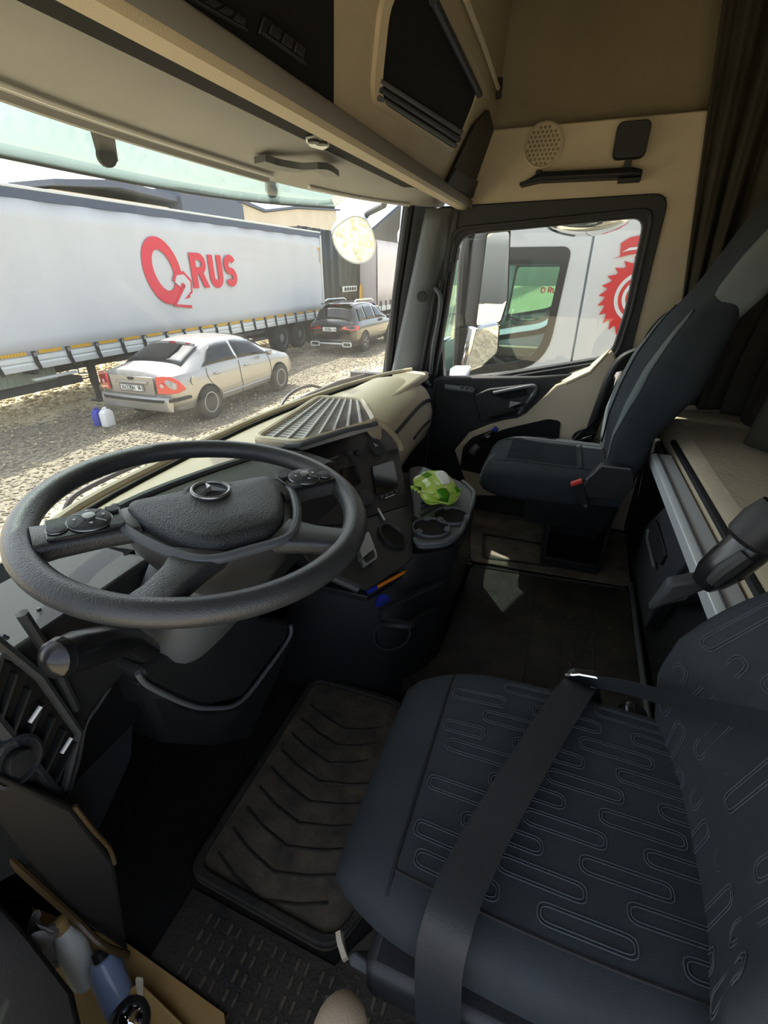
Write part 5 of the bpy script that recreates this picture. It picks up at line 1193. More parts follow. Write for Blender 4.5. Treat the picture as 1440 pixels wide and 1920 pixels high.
# crumbs of dirt on the aisle mat
V_ = MB()
for _ in range(260):
    x = rr.uniform(.85, 1.75); y = rr.uniform(-.40, .08); s_ = rr.uniform(.0008, .0024)
    V_.add([Vector((x, y, .0128)) + Vector(v) * s_ for v in ((1, 0, 0), (-.5, .8, 0), (-.5, -.8, 0), (0, 0, .9))], [(0, 1, 3), (1, 2, 3), (2, 0, 3)])
dt = V_.build('crumbs', 'stone', None, kind='stuff', smooth=0); tag(dt, 'pale grit and crumbs strewn over the aisle mat', 'dirt')
MB().tube([(1.02, -.405, .03), (1.2, -.41, .03), (1.86, -.425, .03)], .010, 8).build('mat_edge_strip', 'grey', pm)

# ================================================================ SEATS
def cushion_fn(cx, y0, y1, zt, hw, th, bol=.018, nose=.05):
    """returns S(u,v): closed cushion surface ring parameter u (0..1), v along the length, and the top surface T(a, b)"""
    def ring(v, n=40):
        y = y0 + (y1 - y0) * v
        e = max(0, (v - .72) / .28); k = (1 - e ** 2.6) ** .5 if e < 1 else 0.02
        w = hw * (.93 + .07 * math.sin(math.pi * min(1, v * 1.1))) * (1 - .16 * e ** 3)
        hgt = th * (.35 + .65 * k)
        zc = zt - th - nose * .2 * e
        out = []
        for i in range(n):
            q = 2 * math.pi * i / n; c, s_ = math.cos(q), math.sin(q)
            X = math.copysign(abs(c) ** .5, c); Z = math.copysign(abs(s_) ** .6, s_)
            b = bol * (abs(X) ** 4) * (1 if Z > 0 else 0) * (1 - e) - .012 * (1 - abs(X) ** 2) * (1 if Z > 0 else 0) * (1 - e)
            out.append(Vector((cx + w * X, y, zc + hgt * Z + b)))
        return out
    def T(a, b):                       # a -1..1 across, b 0..1 along
        y = y0 + (y1 - y0) * b; r = ring(b, 160)
        w = max(p.x for p in r) - cx
        tgt = cx + a * w
        best = min((p for p in r[:81]), key=lambda p: abs(p.x - tgt))
        return Vector((tgt, y, best.z))
    return ring, T
def back_pts(X, F, thick, u0):
    pass
def seat_back(parent, cx, hw, F0, F1, z0, z1, th, matn, ztop_r=.06, nm='backrest', lean_b=None):
    """front surface at height z: F0 in the middle, F1 at the bolsters"""
    rings = []; N = 26
    for i in range(N + 1):
        t = i / N; z = z0 + (z1 - z0) * t
        e = max(0, (t - .86) / .14); k = max(.03, (1 - e ** 2.4)) ** .5
        f0, f1 = F0(z), F1(z); out = []
        n = 44; w = hw * (1 - .25 * max(0, t - .55) / .45) * (.6 + .4 * k)
        for j in range(n):
            q = 2 * math.pi * j / n; c, s_ = math.cos(q), math.sin(q)
            X = math.copysign(abs(c) ** .5, c); Y = math.copysign(abs(s_) ** .6, s_)
            fy = f0 + (f1 - f0) * min(1, abs(X) ** 3.0)
            bk = f0 - th
            mid = (fy + bk) / 2; half = (fy - bk) / 2 * k
            out.append(Vector((cx + w * X, mid + half * Y, z)))
        rings.append(out)
    return MB().loft(rings).build(nm, matn, parent, smooth=60), rings
def interp(tab):
    def f(z):
        if z <= tab[0][0]: return tab[0][1]
        for (a, b), (c, d) in zip(tab, tab[1:]):
            if z <= c: return b + (d - b) * (z - a) / (c - a)
        return tab[-1][1]
    return f
# ---- driver seat
ds = thing('vehicle_seat', (.487, -.1, 0), 'black fabric driver seat with stitched panels and seat belt across it', 'seat')
ring, T = cushion_fn(.480, -.36, .185, .515, .226, .075)
MB().loft([ring(v) for v in np.linspace(0, 1, 30)]).build('seat_cushion', 'seat', ds, smooth=60)
# stitched outlines: rounded loops in staggered columns
def stitched(fn, cells, nm, par, ina, inb, pen=.0007):
    mb = MB()
    for (a0, a1, b0, b1) in cells:
        ca, cb = (a0 + a1) / 2, (b0 + b1) / 2
        for g in (0, 1):
            w_, h_ = (a1 - a0) - g * ina, (b1 - b0) - g * inb
            pts = [fn(ca + x * w_, cb + y * h_) for x, y in [(px / .3, py / 1.0) for px, py in roundrect(.3, 1.0, .10, 3)]]
            mb.tube(pts + [pts[0]], pen, 4, caps=False)
    return mb.build(nm, 'stitch', par, kind='stuff', smooth=0)
cells = []
for j, a in enumerate(np.linspace(-.68, .82, 10)):
    for k in range(3):
        b0 = .12 + .29 * k + .10 * ((j * 2) % 5 - 2) / 2
        b1 = min(b0 + .205, .825)
        if b1 - b0 > .08: cells.append((a - .055, a + .055, b0, b1))
stitched(lambda a, b: T(a, b) + Vector((0, 0, .0012)), cells, 'stitching', ds, .036, .014)
MB().tube([T(a, .845) + Vector((0, 0, .0005)) for a in np.linspace(-.93, .93, 20)], .0022, 6).build('seam', 'seam', ds)
MB().tube([T(-.80, b) + Vector((0, 0, .0005)) for b in np.linspace(.1, .845, 20)], .002, 6).build('seam', 'seam', ds)
F0 = interp([(.38, -.262), (.5, -.275), (.6, -.288), (.7, -.312), (.8, -.352), (.9, -.41), (1.05, -.50), (1.2, -.58)])
F1 = interp([(.38, -.255), (.5, -.212), (.6, -.176), (.67, -.186), (.76, -.245), (.83, -.31), (.9, -.38), (1.05, -.49), (1.2, -.58)])
bk, rings = seat_back(ds, .480, .235, F0, F1, .37, 1.02, .14, 'seat')
def front_y(x, z, cx, w, f0, f1, th, k=1.0, ex=.5):
    X = min(.985, abs(x - cx) / w); c = X ** (1 / ex); s_ = (1 - c * c) ** .5
    fy = f0 + (f1 - f0) * X ** 3.0; bk_ = f0 - th
    return (fy + bk_) / 2 + (fy - bk_) / 2 * k * s_ ** .6
def BK(a, z):
    t = (z - .37) / .65; w = .235 * (1 - .25 * max(0, t - .55) / .45); x = .480 + w * a
    return Vector((x, front_y(x, z, .480, w, F0(z), F1(z), .14) + .0012, z))
cells = []
for j, a in enumerate(np.linspace(-.78, .78, 9)):
    for k in range(3):
        z0 = .42 + .150 * k + .05 * ((j * 2) % 5 - 2) / 2
        cells.append((a - .056, a + .056, z0, z0 + .105))
stitched(BK, cells, 'stitching', ds, .036, .008)
MB().slab([(.24, .12, .30), (.72, .12, .30), (.72, -.36, .30), (.24, -.36, .30)], (0, 0, .08)).build('seat_pan', 'black', ds, bevel=.015)
MB().loft([[Vector((.49 + x * s_, -.12 + y * s_, z)) for x, y in roundrect(.36, .34, .04)] for z, s_ in ((.012, 1.05), (.03, 1.0), (.15, .85), (.30, .95))]).build('suspension_bellows', 'rubber', ds)
lv = MB().ribbon([(0.291, 0.18, 0.3), (0.278, 0.171, 0.3), (0.265, 0.158, 0.3)], (.3, .5, .6), .012, .008, 3).build('adjust_lever', 'beigelight', ds)
MB().slab([(0.274, 0.16, 0.29), (0.282, 0.153, 0.29), (0.276, 0.119, 0.29), (0.264, 0.114, 0.28), (0.266, 0.153, 0.28)], (.02, -.02, -.03)).build('adjuster_box', 'grey', ds, bevel=.003)
# fold-down armrest on the aisle side
arm = [(0.8, -0.288, 0.724), (0.8, -0.297, 0.744), (0.8, -0.312, 0.771), (0.8, -0.329, 0.804), (0.8, -0.344, 0.835)]
ah = MB().tube([Vector(k) for k in arm], [.022, .033, .038, .038, .034], 14, .8).build('armrest', 'blackgloss', ds, smooth=50)
MB().tube([(0.763, -0.287, 0.751), (0.76, -0.297, 0.779), (0.762, -0.317, 0.81)], [.010, .014, .012], 10).build('armrest_inset', 'black', ah)
MB().slab([(0.84, -0.253, 0.687), (0.84, -0.296, 0.709), (0.84, -0.322, 0.694), (0.84, -0.235, 0.613)], (.03, 0, 0)).build('armrest_bracket', 'dark', ds, bevel=.008)
MB().lathe([(.026, -.02), (.034, -.012), (.036, .02), (.030, .05), (.012, .055)], (0.79, -0.327, 0.837), (Vector((0.8, -0.353, 0.883)) - Vector((0.8, -0.324, 0.821))), 18).build('armrest_joint', 'black', ah)
# buckle stalk between the seat and the aisle
MB().tube([(0.74, -0.167, 0.406), (0.745, -0.212, 0.404), (0.75, -0.263, 0.349)], .012, 8).build('buckle_stalk', 'black', ds)
MB().box((0.77, -0.247, 0.405), (.05, .05, .045), Matrix.Rotation(.5, 3, 'X')).build('buckle_housing', 'blackgloss', ds, bevel=.012)
# seat belt
sb = thing('seat_belt', (0.735, -0.138, 0.504), 'black seat belt lying diagonally across the driver seat cushion', 'seat belt')
lp = [(0.728, -0.134, 0.5), (.672, -.115, .527), (.58, -.078, .524), (.46, -.034, .523), (.377, -.006, .526), (.30, .014, .535), (.262, .020, .530), (.243, .022, .50), (.232, .018, .44), (.225, .012, .36)]
MB().ribbon(lp, [Vector((.28, .96, .0)), Vector((.25, .96, .0)), Vector((.25, .95, .05)), Vector((.3, .95, 0)), Vector((.25, .96, 0)), Vector((.2, .97, 0)), Vector((.2, .97, 0)), Vector((.1, .99, 0)), Vector((0, 1, 0)), Vector((0, 1, 0))], .056, .0016, 5).build('lap_webbing', 'belt', sb)
sh_ = [(0.735, -0.141, 0.504), (0.7, -0.197, 0.545), (0.62, -0.242, 0.618), (0.5, -0.252, 0.73), (0.36, -0.228, 0.859)]
MB().ribbon(sh_, [Vector((.2, .9, .35)), Vector((.5, .5, .8)), Vector((.5, .3, 1)), Vector((.4, .2, 1)), Vector((.3, 0, 1))], .026, .0015, 5).build('shoulder_webbing', 'belt', sb)
MB().slab(roundpoly([(0.732, -0.105, 0.505), (0.732, -0.117, 0.518), (0.732, -0.156, 0.524), (0.732, -0.171, 0.518), (0.732, -0.17, 0.501), (0.732, -0.141, 0.492), (0.732, -0.11, 0.486)], .006, 3), (.012, 0, .003)).build('tongue', 'black', sb, bevel=.002)
MB().tube([(0.728, -0.104, 0.511), (0.728, -0.126, 0.522), (0.728, -0.158, 0.525)], .003, 6).build('tongue_edge', 'chrome', sb)
MB().slab([(0.74, -0.153, 0.48), (0.74, -0.167, 0.489), (0.74, -0.194, 0.418), (0.74, -0.175, 0.401)], (.012, 0, 0)).build('tongue_plate', 'black', sb, bevel=.003)

# ---- passenger seat
ps = thing('vehicle_seat', (2.03, -.1, 0), 'black fabric passenger seat with ribbed cushion and grey headrest sides', 'seat')
ring, T = cushion_fn(2.03, -.30, .245, .515, .255, .085, .015)
MB().loft([ring(v) for v in np.linspace(0, 1, 30)]).build('seat_cushion', 'seat', ps, smooth=60)
for k in range(20):
    a = -.50 + k * .055
    MB().tube([T(a, b) + Vector((0, 0, .0008)) for b in np.linspace(.32, .83, 8)], .0022, 5).build('cushion_rib', 'seat', ps)
for b in (.12, .29): MB().tube([T(a, b) + Vector((0, 0, .001)) for a in np.linspace(-.62, .62, 12)], .006, 6).build('cushion_seam', 'seam', ps)
for s_ in (-1, 1): MB().tube([T(s_ * .62, b) + Vector((0, 0, .0006)) for b in np.linspace(.1, .9, 14)], .0026, 5).build('side_seam', 'seam', ps)
pF1 = interp([(.44, -.19), (.56, -.186), (.663, -.178), (.78, -.192), (.90, -.228), (1.02, -.30), (1.13, -.39), (1.22, -.44), (1.32, -.485), (1.42, -.53)])
pF0 = interp([(.44, -.235), (.56, -.245), (.663, -.245), (.78, -.26), (.90, -.29), (1.02, -.34), (1.13, -.395), (1.22, -.44), (1.32, -.485), (1.42, -.53)])
pw = interp([(.42, .20), (.6, .235), (.9, .24), (1.05, .215), (1.12, .165), (1.2, .15), (1.33, .145), (1.40, .12)])
pth = interp([(.42, .10), (.66, .125), (.82, .20), (.9, .20), (1.05, .16), (1.15, .12), (1.3, .11), (1.40, .08)])
rings = []; N = 34
for i in range(N + 1):
    t = i / N; z = .42 + (1.40 - .42) * t
    w = pw(z); th = pth(z)
    out = []
    for j in range(44):
        q = 2 * math.pi * j / 44; c, s_ = math.cos(q), math.sin(q)
        X = math.copysign(abs(c) ** .55, c); Y = math.copysign(abs(s_) ** .6, s_)
        fy = pF0(z) + (pF1(z) - pF0(z)) * abs(X) ** 3; bk_ = pF0(z) - th
        out.append(Vector((2.03 + w * X, (fy + bk_) / 2 + (fy - bk_) / 2 * Y, z)))
    rings.append(out)
MB().loft(rings).build('backrest', 'seat', ps, smooth=60)
# lighter bolster panels and headrest cheeks
for sg in (-1, 1):
    def pt(a, b, sg=sg):
        z = .53 + .56 * b; w = pw(z); x = 2.03 + sg * w * (.62 + .34 * a)
        return Vector((x, front_y(x, z, 2.03, w, pF0(z), pF1(z), pth(z), 1.0, .55) + .003, z))
    wd = lambda b: math.sin(math.pi * min(1, .12 + b * .8)) 
    MB().grid(lambda a, b: pt(.5 + (a - .5) * wd(b), b), 6, 20).build('bolster_panel', 'seatgrey', ps, solid=.004)
    MB().tube([pt(.5 - .5 * wd(b) , b) for b in np.linspace(0, 1, 14)], .0025, 5).build('bolster_seam', 'seam', ps)
    hc = MB().loft([superring((2.03 + sg * .135, pF0(z) - .09, z), .036 * k, .075 * k, 3, 18, (1, 0, 0), (0, 1, -.1)) for z, k in ((1.00, .3), (1.04, .75), (1.12, 1), (1.25, 1), (1.34, .85), (1.38, .4))]).build('headrest_cheek', 'seatgrey', ps, smooth=60)
MB().slab([(1.80, .14, .40), (2.25, .14, .40), (2.25, -.28, .40), (1.80, -.28, .40)], (0, 0, .05)).build('seat_pan', 'black', ps, bevel=.015)
# buckle side cover, red release, pedestal with open storage box
MB().slab(roundpoly([(1.74, -0.17, 0.532), (1.74, -0.198, 0.576), (1.74, -0.299, 0.577), (1.74, -0.319, 0.518), (1.74, -0.294, 0.455), (1.74, -0.143, 0.447)], .012, 3), (.045, 0, 0)).build('side_cover', 'black', ps, bevel=.006)
MB().tube([(1.735, -0.155, 0.517), (1.735, -0.175, 0.541), (1.735, -0.197, 0.577), (1.735, -0.291, 0.578)], .004, 6).build('cover_edge', 'grey', ps)
bs = MB().slab([(1.72, -0.106, 0.498), (1.72, -0.143, 0.517), (1.73, -0.183, 0.425), (1.73, -0.16, 0.405)], (.022, 0, 0)).build('buckle', 'black', ps, bevel=.004)
MB().slab([(1.716, -0.104, 0.502), (1.716, -0.14, 0.522), (1.716, -0.146, 0.51), (1.716, -0.11, 0.488)], (.022, 0, 0)).build('release_button', 'red', bs, bevel=.003)
MB().lathe([(.007, 0), (.006, .004), (.001, .004)], (1.728, -0.173, 0.417), (-1, 0, 0), 12).build('bolt', 'silver', bs)
MB().loft([[Vector((2.02 + x * a, -.12 + y * b, z)) for x, y in roundrect(.40, .36, .03)] for z, a, b in ((.40, 1.2, 1.0), (.30, 1.05, .95), (.26, .95, .9))]).build('seat_base', 'black', ps)
x0_, x1_, y0_, y1_ = 1.92, 2.20, -.30, -.06
bxm = MB()
bxm.box(((x0_ + x1_) / 2, y0_, .142), (x1_ - x0_, .012, .25)).box(((x0_ + x1_) / 2, y1_, .142), (x1_ - x0_, .012, .25)).box((x1_, (y0_ + y1_) / 2, .142), (.012, y1_ - y0_, .25)).box(((x0_ + x1_) / 2, (y0_ + y1_) / 2, .026), (x1_ - x0_, y1_ - y0_, .02))
bxm.box((x0_, (y0_ + y1_) / 2, .035), (.02, y1_ - y0_, .05))
bxm.build('pedestal_box', 'black', ps, smooth=0)
MB().tube([(1.915, -.29, .05), (1.915, -.07, .05), (1.915, -.065, .25)], .006, 6).build('box_edge', 'dark', ps)
# harness clutter hung between the seat and the door
hb = thing('harness_bundle', (2.22, -.16, .50), 'tangle of black straps and buckles wedged between passenger seat and door', 'straps')
for k in range(9):
    a = Vector((2.295, -0.13, 0.465)) + Vector((rr.uniform(-.03, .03), rr.uniform(-.05, .02), rr.uniform(-.05, .03))); b = a + Vector((rr.uniform(-.03, .02), rr.uniform(-.09, -.03), rr.uniform(.03, .13)))
    m_ = (a + b) / 2 + Vector((-.02, .02, rr.uniform(-.01, .03)))
    MB().ribbon([a, m_, b], (rr.uniform(-1, 1), rr.uniform(-1, 1), .6), .022, .003, 4).build('strap', 'blackgloss' if k % 2 else 'black', hb)
# ================================================================ BUNK
bn = thing('bunk_bed', (1.5, -.85, 0), 'rear bunk with beige mattress, aluminium front rail and dark drawer front', 'bed')
MB().slab([(.55, -.44, .02), (2.40, -.44, .02), (2.40, -1.28, .02), (.55, -1.28, .02)], (0, 0, .53)).build('base', 'black', bn, bevel=.01)
al = [(1.775, -0.368, 0.59), (1.852, -0.437, 0.6), (1.156, -0.432, 0.6), (1.044, -0.368, 0.59)]
MB().loft([[Vector((x, -.372, .555)), Vector((x, -.366, .60)), Vector((x, -.378, .606)), Vector((x, -.432, .606)), Vector((x, -.440, .56))] for x in (.74, 1.86)]).build('front_rail', 'alu', bn, bevel=.002)
MB().tube([(.74, -.385, .608), (1.86, -.385, .608)], .003, 6).build('rail_groove', 'grey', bn)
MB().loft([[Vector((x, y, z)) for y, z in ((-.445, .56), (-.440, .60), (-.452, .635), (-.475, .655), (-.9, .668), (-1.27, .66), (-1.27, .55))] for x in (.58, 1.98, 2.38)]).build('mattress', 'mattress', bn, bevel=.02)
MB().tube([(x, -.446, .628) for x in (.74, 1.0, 1.5, 1.95)], .011, 8).build('mattress_piping', 'seam', bn)
# drawer front with grip recess, second smaller panel
dq = [(1.532, -0.395, 0.572), (1.181, -0.385, 0.575), (1.262, -0.385, 0.448), (1.429, -0.405, 0.134), (1.811, -0.41, 0.125), (1.792, -0.4, 0.343)]
dw = MB().slab(roundpoly(dq, .02, 4), (0, -.04, 0)).build('drawer', 'dark', bn, bevel=.01)
gp_ = roundpoly([(1.726, -0.392, 0.375), (1.623, -0.392, 0.45), (1.383, -0.388, 0.454), (1.397, -0.388, 0.411), (1.501, -0.388, 0.362)], .008, 3)
MB().slab(gp_, (0, .006, 0)).build('grip_recess', 'black', dw, bevel=.002)
MB().tube([(1.662, -0.384, 0.392), (1.638, -0.384, 0.366), (1.446, -0.382, 0.365)], .0055, 8).build('grip', 'grey', dw)
MB().slab(roundpoly([(1.214, -0.4, 0.542), (1.126, -0.4, 0.532), (1.172, -0.4, 0.445), (1.284, -0.4, 0.349), (1.292, -0.4, 0.407)], .01, 3), (0, -.03, 0)).build('drawer', 'dark', bn, bevel=.006)
# ================================================================ CURTAIN
ct = thing('curtain', (2.0, -.46, .66), 'heavy black pleated curtain hanging at the front edge of the bunk', 'curtain')
CPATH = smoothpath([(2.385, -.285, 0), (2.365, -.43, 0), (2.32, -.60, 0), (2.20, -.71, 0), (1.85, -.73, 0), (1.45, -.73, 0), (1.10, -.73, 0)], 12)
def cpath(u):
    k = u * (len(CPATH) - 1); i = min(int(k), len(CPATH) - 2); return CPATH[i].lerp(CPATH[i + 1], k - i)
def cfold(u, v):
    z = 2.2 - 1.52 * v
    p = cpath(u); gat = math.exp(-((v - .68) / .16) ** 2)
    w = (.030 * math.sin(u * 62 + .8 * math.sin(v * 4)) + .010 * math.sin(u * 131 + v * 3)) * min(1, .15 + u * 5)
    t = (cpath(min(1, u + .02)) - cpath(max(0, u - .02))).normalized(); nn = Vector((t.y, -t.x, 0))
    q = p + nn * w * (1 - .3 * gat) + Vector((0, -.13 * (2.2 - z) * max(0, 1 - u * 4), 0))
    q.x += (1.72 - q.x) * .5 * gat * max(0, min(1, (u - .25) * 3))
    q.z = z
    return q
MB().grid(cfold, 190, 34).build('gathered_panel', 'curtain', ct, solid=.006)
def cflare(u, v):
    z = 1.20 - .525 * v
    x = 1.72 + (u - .5) * (.26 + .62 * v ** 1.3) - .16 * v
    y = -.70 + .03 * v + .03 * math.sin(u * 22 + v * 2) * (.5 + .6 * v)
    return Vector((x, y, z))
MB().grid(cflare, 70, 16).build('hanging_tail', 'curtain', ct, solid=.006)
MB().torus((1.72, -.72, 1.18), (0, .1, 1), .085, .022, 24, 8).build('tie', 'curtain', ct)
MB().box((1.6, -.67, 2.205), (1.5, .05, .02)).build('curtain_track', 'black', ct)

# ================================================================ MIRRORS, VISOR, WIPERS (fixed outside the cab)
ev = thing('exterior_visor', (1.25, 1.3, 1.47), 'smoked translucent sun visor mounted outside above the windscreen', 'visor')
def vis(a, b):
    u = 2 * a - 1; x = CX + 1.22 * u
    y0 = 1.03 - .27 * abs(u) ** 3; y1 = 1.42 - .25 * abs(u) ** 3
    return Vector((x, y0 + (y1 - y0) * b, 1.68 - .20 * b - .02 * b * b + .02 * abs(u) ** 2))
MB().grid(vis, 24, 6).build('panel', 'smoke', ev, solid=.004)
MB().tube([vis(a, 1) for a in np.linspace(0, 1, 20)], .006, 6).build('lip', 'chassis', ev)
for px0, px1 in (((1.175, 1.2, 1.509), (1.295, 1.33, 1.489)), ((1.974, 1.2, 1.53), (2.167, 1.33, 1.511))):
    b_ = MB().slab([Vector(px0) + Vector((-.035, 0, .05)), Vector(px0) + Vector((.035, 0, .05)), Vector(px1) + Vector((.035, 0, 0)), Vector(px1) + Vector((-.025, 0, 0))], (0, .02, .005)).build('bracket', 'ink', ev, bevel=.004)
    MB().lathe([(.028, 0), (.026, .012), (.001, .014)], Vector(px1) + Vector((-.02, -.01, .005)), (-.3, -1, -.2), 16).build('bracket_knob', 'ink', b_)
# front mirror hanging at the corner
fmr = thing('front_mirror', (2.937, 1.3, 1.394), 'rounded front mirror reflecting the gravel outside the windscreen corner', 'mirror')
mp = [(2.928, 1.41, 1.412), (3.005, 1.43, 1.338), (3.088, 1.409, 1.276), (3.15, 1.351, 1.246), (3.166, 1.275, 1.264), (3.134, 1.214, 1.317), (3.05, 1.191, 1.398), (2.962, 1.206, 1.469), (2.915, 1.257, 1.487), (2.915, 1.339, 1.453)]
flat = roundpoly(mp, .05, 3); mcn = sum(flat, Vector()) / len(flat)
nrm = Vector((-.62, -.30, -.72)).normalized()
MB().slab(flat, -nrm * .004).build('mirror_glass', 'mirror', fmr, smooth=0)
MB().loft([[mcn + (k - mcn) * s_ - nrm * d for k in flat] for s_, d in ((1.005, .002), (1.06, -.003), (1.06, .006), (1.0, .05), (.75, .09), (.3, .10), (.01, .101))], caps=False).build('housing', 'truckwhite', fmr, smooth=60)
MB().tube([mcn - nrm * .08, (2.99, 1.2, 1.503), (2.854, 1.05, 1.523), (2.42, .86, 1.56)], .016, 8).build('arm', 'chassis', fmr)
# passenger door mirror: arm, main glass and wide-angle glass
pmr = thing('door_mirror', (2.85, 0.479, 1.066), 'tall passenger door mirror with upper and lower glass outside the side window', 'mirror')
def mglass(pts, rad, nm, n_, hous='truckwhite', depth=.10):
    r_ = roundpoly(pts, rad, 4); c_ = sum(r_, Vector()) / len(r_)
    MB().slab(r_, (.004, 0, 0) if False else -n_ * .003).build(nm, 'mirror', pmr, smooth=0)
    MB().loft([[c_ + (k - c_) * s_ - n_ * d for k in r_] for s_, d in ((1.005, .002), (1.07, -.003), (1.08, .006), (1.04, depth * .6), (.7, depth), (.3, depth * 1.05), (.01, depth * 1.06))], caps=False).build('housing', hous, pmr, smooth=60)
n1 = Vector((-.58, -.81, -.03)).normalized()
mglass([(2.723, 0.449, 1.369), (2.849, 0.358, 1.384), (2.896, 0.336, 1.066), (2.872, 0.358, 0.949), (2.722, 0.465, 0.937), (2.723, 0.457, 1.148)], .02, 'main_glass', n1, 'black', .14)
n2 = Vector((-.60, -.74, -.28)).normalized()
mglass([(2.699, 0.459, 0.917), (2.815, 0.357, 0.937), (2.885, 0.359, 0.783), (2.832, 0.427, 0.715), (2.753, 0.501, 0.691)], .02, 'wide_angle_glass', n2, 'chrome')
MB().tube([(2.86, 0.555, 1.427), (2.86, 0.576, 1.275), (2.86, 0.574, 0.952), (2.86, 0.577, 0.652)], [.045, .05, .048, .04], 10, .8).build('arm', 'black', pmr)
MB().slab([(2.62, 0.579, 0.724), (2.62, 0.46, 0.731), (2.5, 0.461, 0.68), (2.5, 0.559, 0.673)], (.10, 0, .0)).build('foot', 'truckwhite', pmr, bevel=.02)
# ramp mirror above the side window
rmr = thing('ramp_mirror', (2.74, -0.01, 1.399), 'rounded chrome ramp mirror hanging above the passenger window', 'mirror')
cR = Vector((2.74, -0.004, 1.431))
MB().ellipsoid(cR, (.11, .20, .085), 28, 14).build('housing', 'chrome', rmr)
MB().tube([cR + Vector((0, 0, .05)), cR + Vector((-.12, 0, .16)), Vector((2.52, cR.y, 1.60))], .02, 8).build('arm', 'chassis', rmr)
# wipers parked at the foot of the windscreen
for i, (pts, arm_) in enumerate((
        ([(0.679, 1.09, 0.629), (0.707, 1.09, 0.668), (0.751, 1.09, 0.686), (0.881, 1.09, 0.691), (0.98, 1.09, 0.69)], [(0.787, 1.08, 0.648), (0.927, 1.09, 0.651), (1.082, 1.09, 0.655)]),
        ([(1.652, 1.06, 0.672), (1.764, 1.07, 0.713), (1.954, 1.08, 0.712), (2.088, 1.08, 0.674)], [(1.456, 1.06, 0.667), (1.803, 1.07, 0.669), (2.192, 1.04, 0.682), (2.409, 0.98, 0.683)]))):
    wp = thing('wiper', Vector(pts[1]), ('black wiper at the driver side of the windscreen' if i == 0 else 'black wiper in front of the passenger dash pad'), 'wiper', 'windscreen wipers')
    off = Vector((0, .02, .01))
    MB().tube(smoothpath([Vector(k) + off for k in pts], 4), .007, 6).build('hose', 'ink', wp)
    MB().tube([Vector(k) + off for k in arm_], [.010, .012, .012, .010][:len(arm_)], 6).build('blade', 'ink', wp)
    MB().ribbon([Vector(k) + off + Vector((.0, .02, -.015)) for k in arm_], (0, 0, 1), .02, .004, 3).build('wiper_arm', 'chassis', wp)
# outer nose of our own truck below the glass keeps stray light out of the cab
S(MB().box((1.25, 1.16, .0), (2.3, .10, 1.16)).build('trim_5', 'chassis', bevel=.03))
# ================================================================ DRIVER DOOR POCKET AND ITS CONTENTS
cv = [(0.15, 0.52, 0.719), (0.198, 0.5, 0.586), (0.202, 0.48, 0.452), (0.173, 0.5, 0.224), (0.157, 0.56, 0.347), (0.134, 0.6, 0.538)]
MB().slab(cv, (.01, .03, -.02)).build('pocket_cover', 'brown', dd, bevel=.008)
MB().tube(smoothpath([(0.133, 0.57, 0.589), (0.141, 0.55, 0.482), (0.153, 0.54, 0.357), (0.151, 0.5, 0.317), (0.166, 0.485, 0.258)], 4), .005, 8).build('pocket_lip', 'lipbrown', dd)
MB().tube(smoothpath([(0.194, 0.49, 0.597), (0.196, 0.48, 0.548), (0.201, 0.475, 0.499), (0.197, 0.47, 0.471)], 4), .003, 8).build('cover_edge', 'lipbrown', dd)
MB().slab([(0.165, 0.851, 0.22), (0.139, 0.677, 0.22), (0.115, 0.551, 0.22), (0.077, 0.478, 0.22), (0.023, 0.625, 0.22)], (-.05, .0, -.10)).build('pocket_wall', 'brown', dd, bevel=.01)
MB().slab([(0.196, 0.85, 0.03), (0.219, 0.615, 0.03), (0.204, 0.378, 0.03), (0.16, 0.334, 0.03), (0.046, 0.643, 0.03)], (0, 0, -.02)).build('pocket_floor', 'gold', dd)
MB().slab([(0.14, 0.566, 0.06), (0.176, 0.524, 0.09), (0.162, 0.405, 0.06), (0.134, 0.397, 0.04)], (0, .01, -.03)).build('pocket_divider', 'gold', dd, bevel=.005)
MB().slab(roundpoly([(0.173, 0.529, 0.1), (0.177, 0.514, 0.1), (0.159, 0.506, 0.07), (0.156, 0.514, 0.07)], .004, 3), (.004, .002, 0)).build('divider_edge', 'beigelight', dd, bevel=.002)
pbag = thing('plastic_bag', (0.152, 0.682, 0.14), 'crumpled grey plastic bag stuffed in the driver door pocket', 'bag')
c0 = Vector((0.149, 0.697, 0.15)); rb_ = random.Random(5)
MB().grid(lambda u, v: c0 + Vector((.030 * math.cos(6.283 * u) * (1 - .6 * v) + .008 * math.sin(11 * u + 7 * v), .035 * math.sin(6.283 * u) * (1 - .5 * v) + .01 * math.sin(9 * v + 4 * u), -.06 + .11 * v + .01 * math.sin(14 * u))), 16, 8).build('film', 'header', pbag, smooth=15)
wbt = thing('white_bottle', (0.165, 0.623, 0.1), 'white bottle standing in the driver door pocket', 'bottle')
b0 = Vector((0.157, 0.644, 0.09))
MB().lathe([(.02, -.04), (.024, -.03), (.024, .04), (.016, .06), (.012, .075), (.001, .076)], b0, (.2, .5, .9), 20).build('body', 'bagwhite', wbt)
MB().lathe([(.0135, .066), (.0135, .09), (.001, .092)], b0, (.2, .5, .9), 16).build('cap', 'gold', wbt)
bbt = thing('blue_bottle', (0.164, 0.565, 0.1), 'rounded pale blue bottle beside the white one in the door pocket', 'bottle')
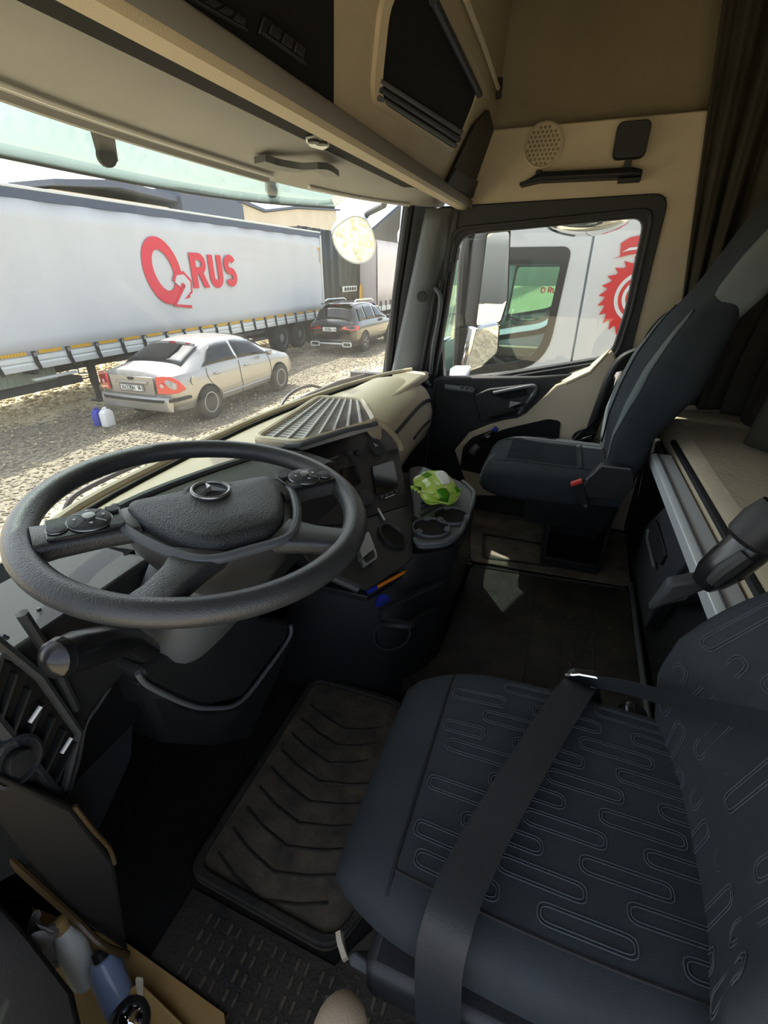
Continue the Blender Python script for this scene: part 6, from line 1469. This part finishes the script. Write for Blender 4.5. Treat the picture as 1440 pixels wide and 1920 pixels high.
b1_ = Vector((0.155, 0.566, 0.08))
M['paleblue'] = mat('pale blue plastic', '8fa3c8', 0.3, coat=0.5)
MB().lathe([(.02, -.05), (.026, -.03), (.026, .03), (.018, .05), (.001, .054)], b1_, (.3, .6, .8), 22).build('body', 'paleblue', bbt)
MB().lathe([(.012, .05), (.012, .065), (.001, .067)], b1_, (.3, .6, .8), 14).build('cap', 'ink', bbt)
cch = thing('chrome_lid', (0.145, 0.516, 0.06), 'shiny dark rimmed lid at the bottom of the door pocket', 'lid')
MB().lathe([(.032, 0), (.032, .012), (.027, .016), (.024, .010), (.001, .014)], (0.136, 0.512, 0.06), (-.2, -.3, .9), 26).build('rim', 'ink', cch)
MB().lathe([(.022, .012), (.012, .022), (.001, .024)], (0.136, 0.512, 0.06), (-.2, -.3, .9), 22).build('dome', 'chrome', cch)
# beige armrest tip of the driver door, just reaching into view
dar = MB().ellipsoid((0.182, 0.128, 0.34), (.045, .035, .04), 20, 10).build('armrest_tip', 'knee', ds)
dar['label'] = 'beige rounded armrest end'
# ---- cola-dark bottle in the passenger door pocket
cb = thing('drink_bottle', (2.29, 0.343, 0.366), 'dark plastic drink bottle with blue cap leaning in the passenger door pocket', 'bottle')
a0, a1 = Vector((2.28, 0.388, 0.328)), Vector((2.3, 0.247, 0.509)); ax_ = (a1 - a0); Lb = ax_.length
prof = [(.001, 0), (.022, .002), (.030, .02), (.026, .05), (.031, .07), (.027, .10), (.031, .12), (.027, .15), (.032, .17), (.033, .20), (.028, .225), (.016, .25), (.012, .262)]
k_ = Lb / .285
MB().lathe([(r_ * k_ * .95, h * k_) for r_, h in prof], a0, ax_, 20).build('body', 'water', cb)
MB().lathe([(.014 * k_, .258 * k_), (.016 * k_, .262 * k_), (.016 * k_, .285 * k_), (.001, .287 * k_)], a0, ax_, 16).build('cap', 'blue', cb)
MB().lathe([(.018, 0), (.02, .004), (.017, .05), (.001, .05)], (2.24, 0.352, 0.382), (.1, -.5, .8), 14).build('foil', 'silver', cb)
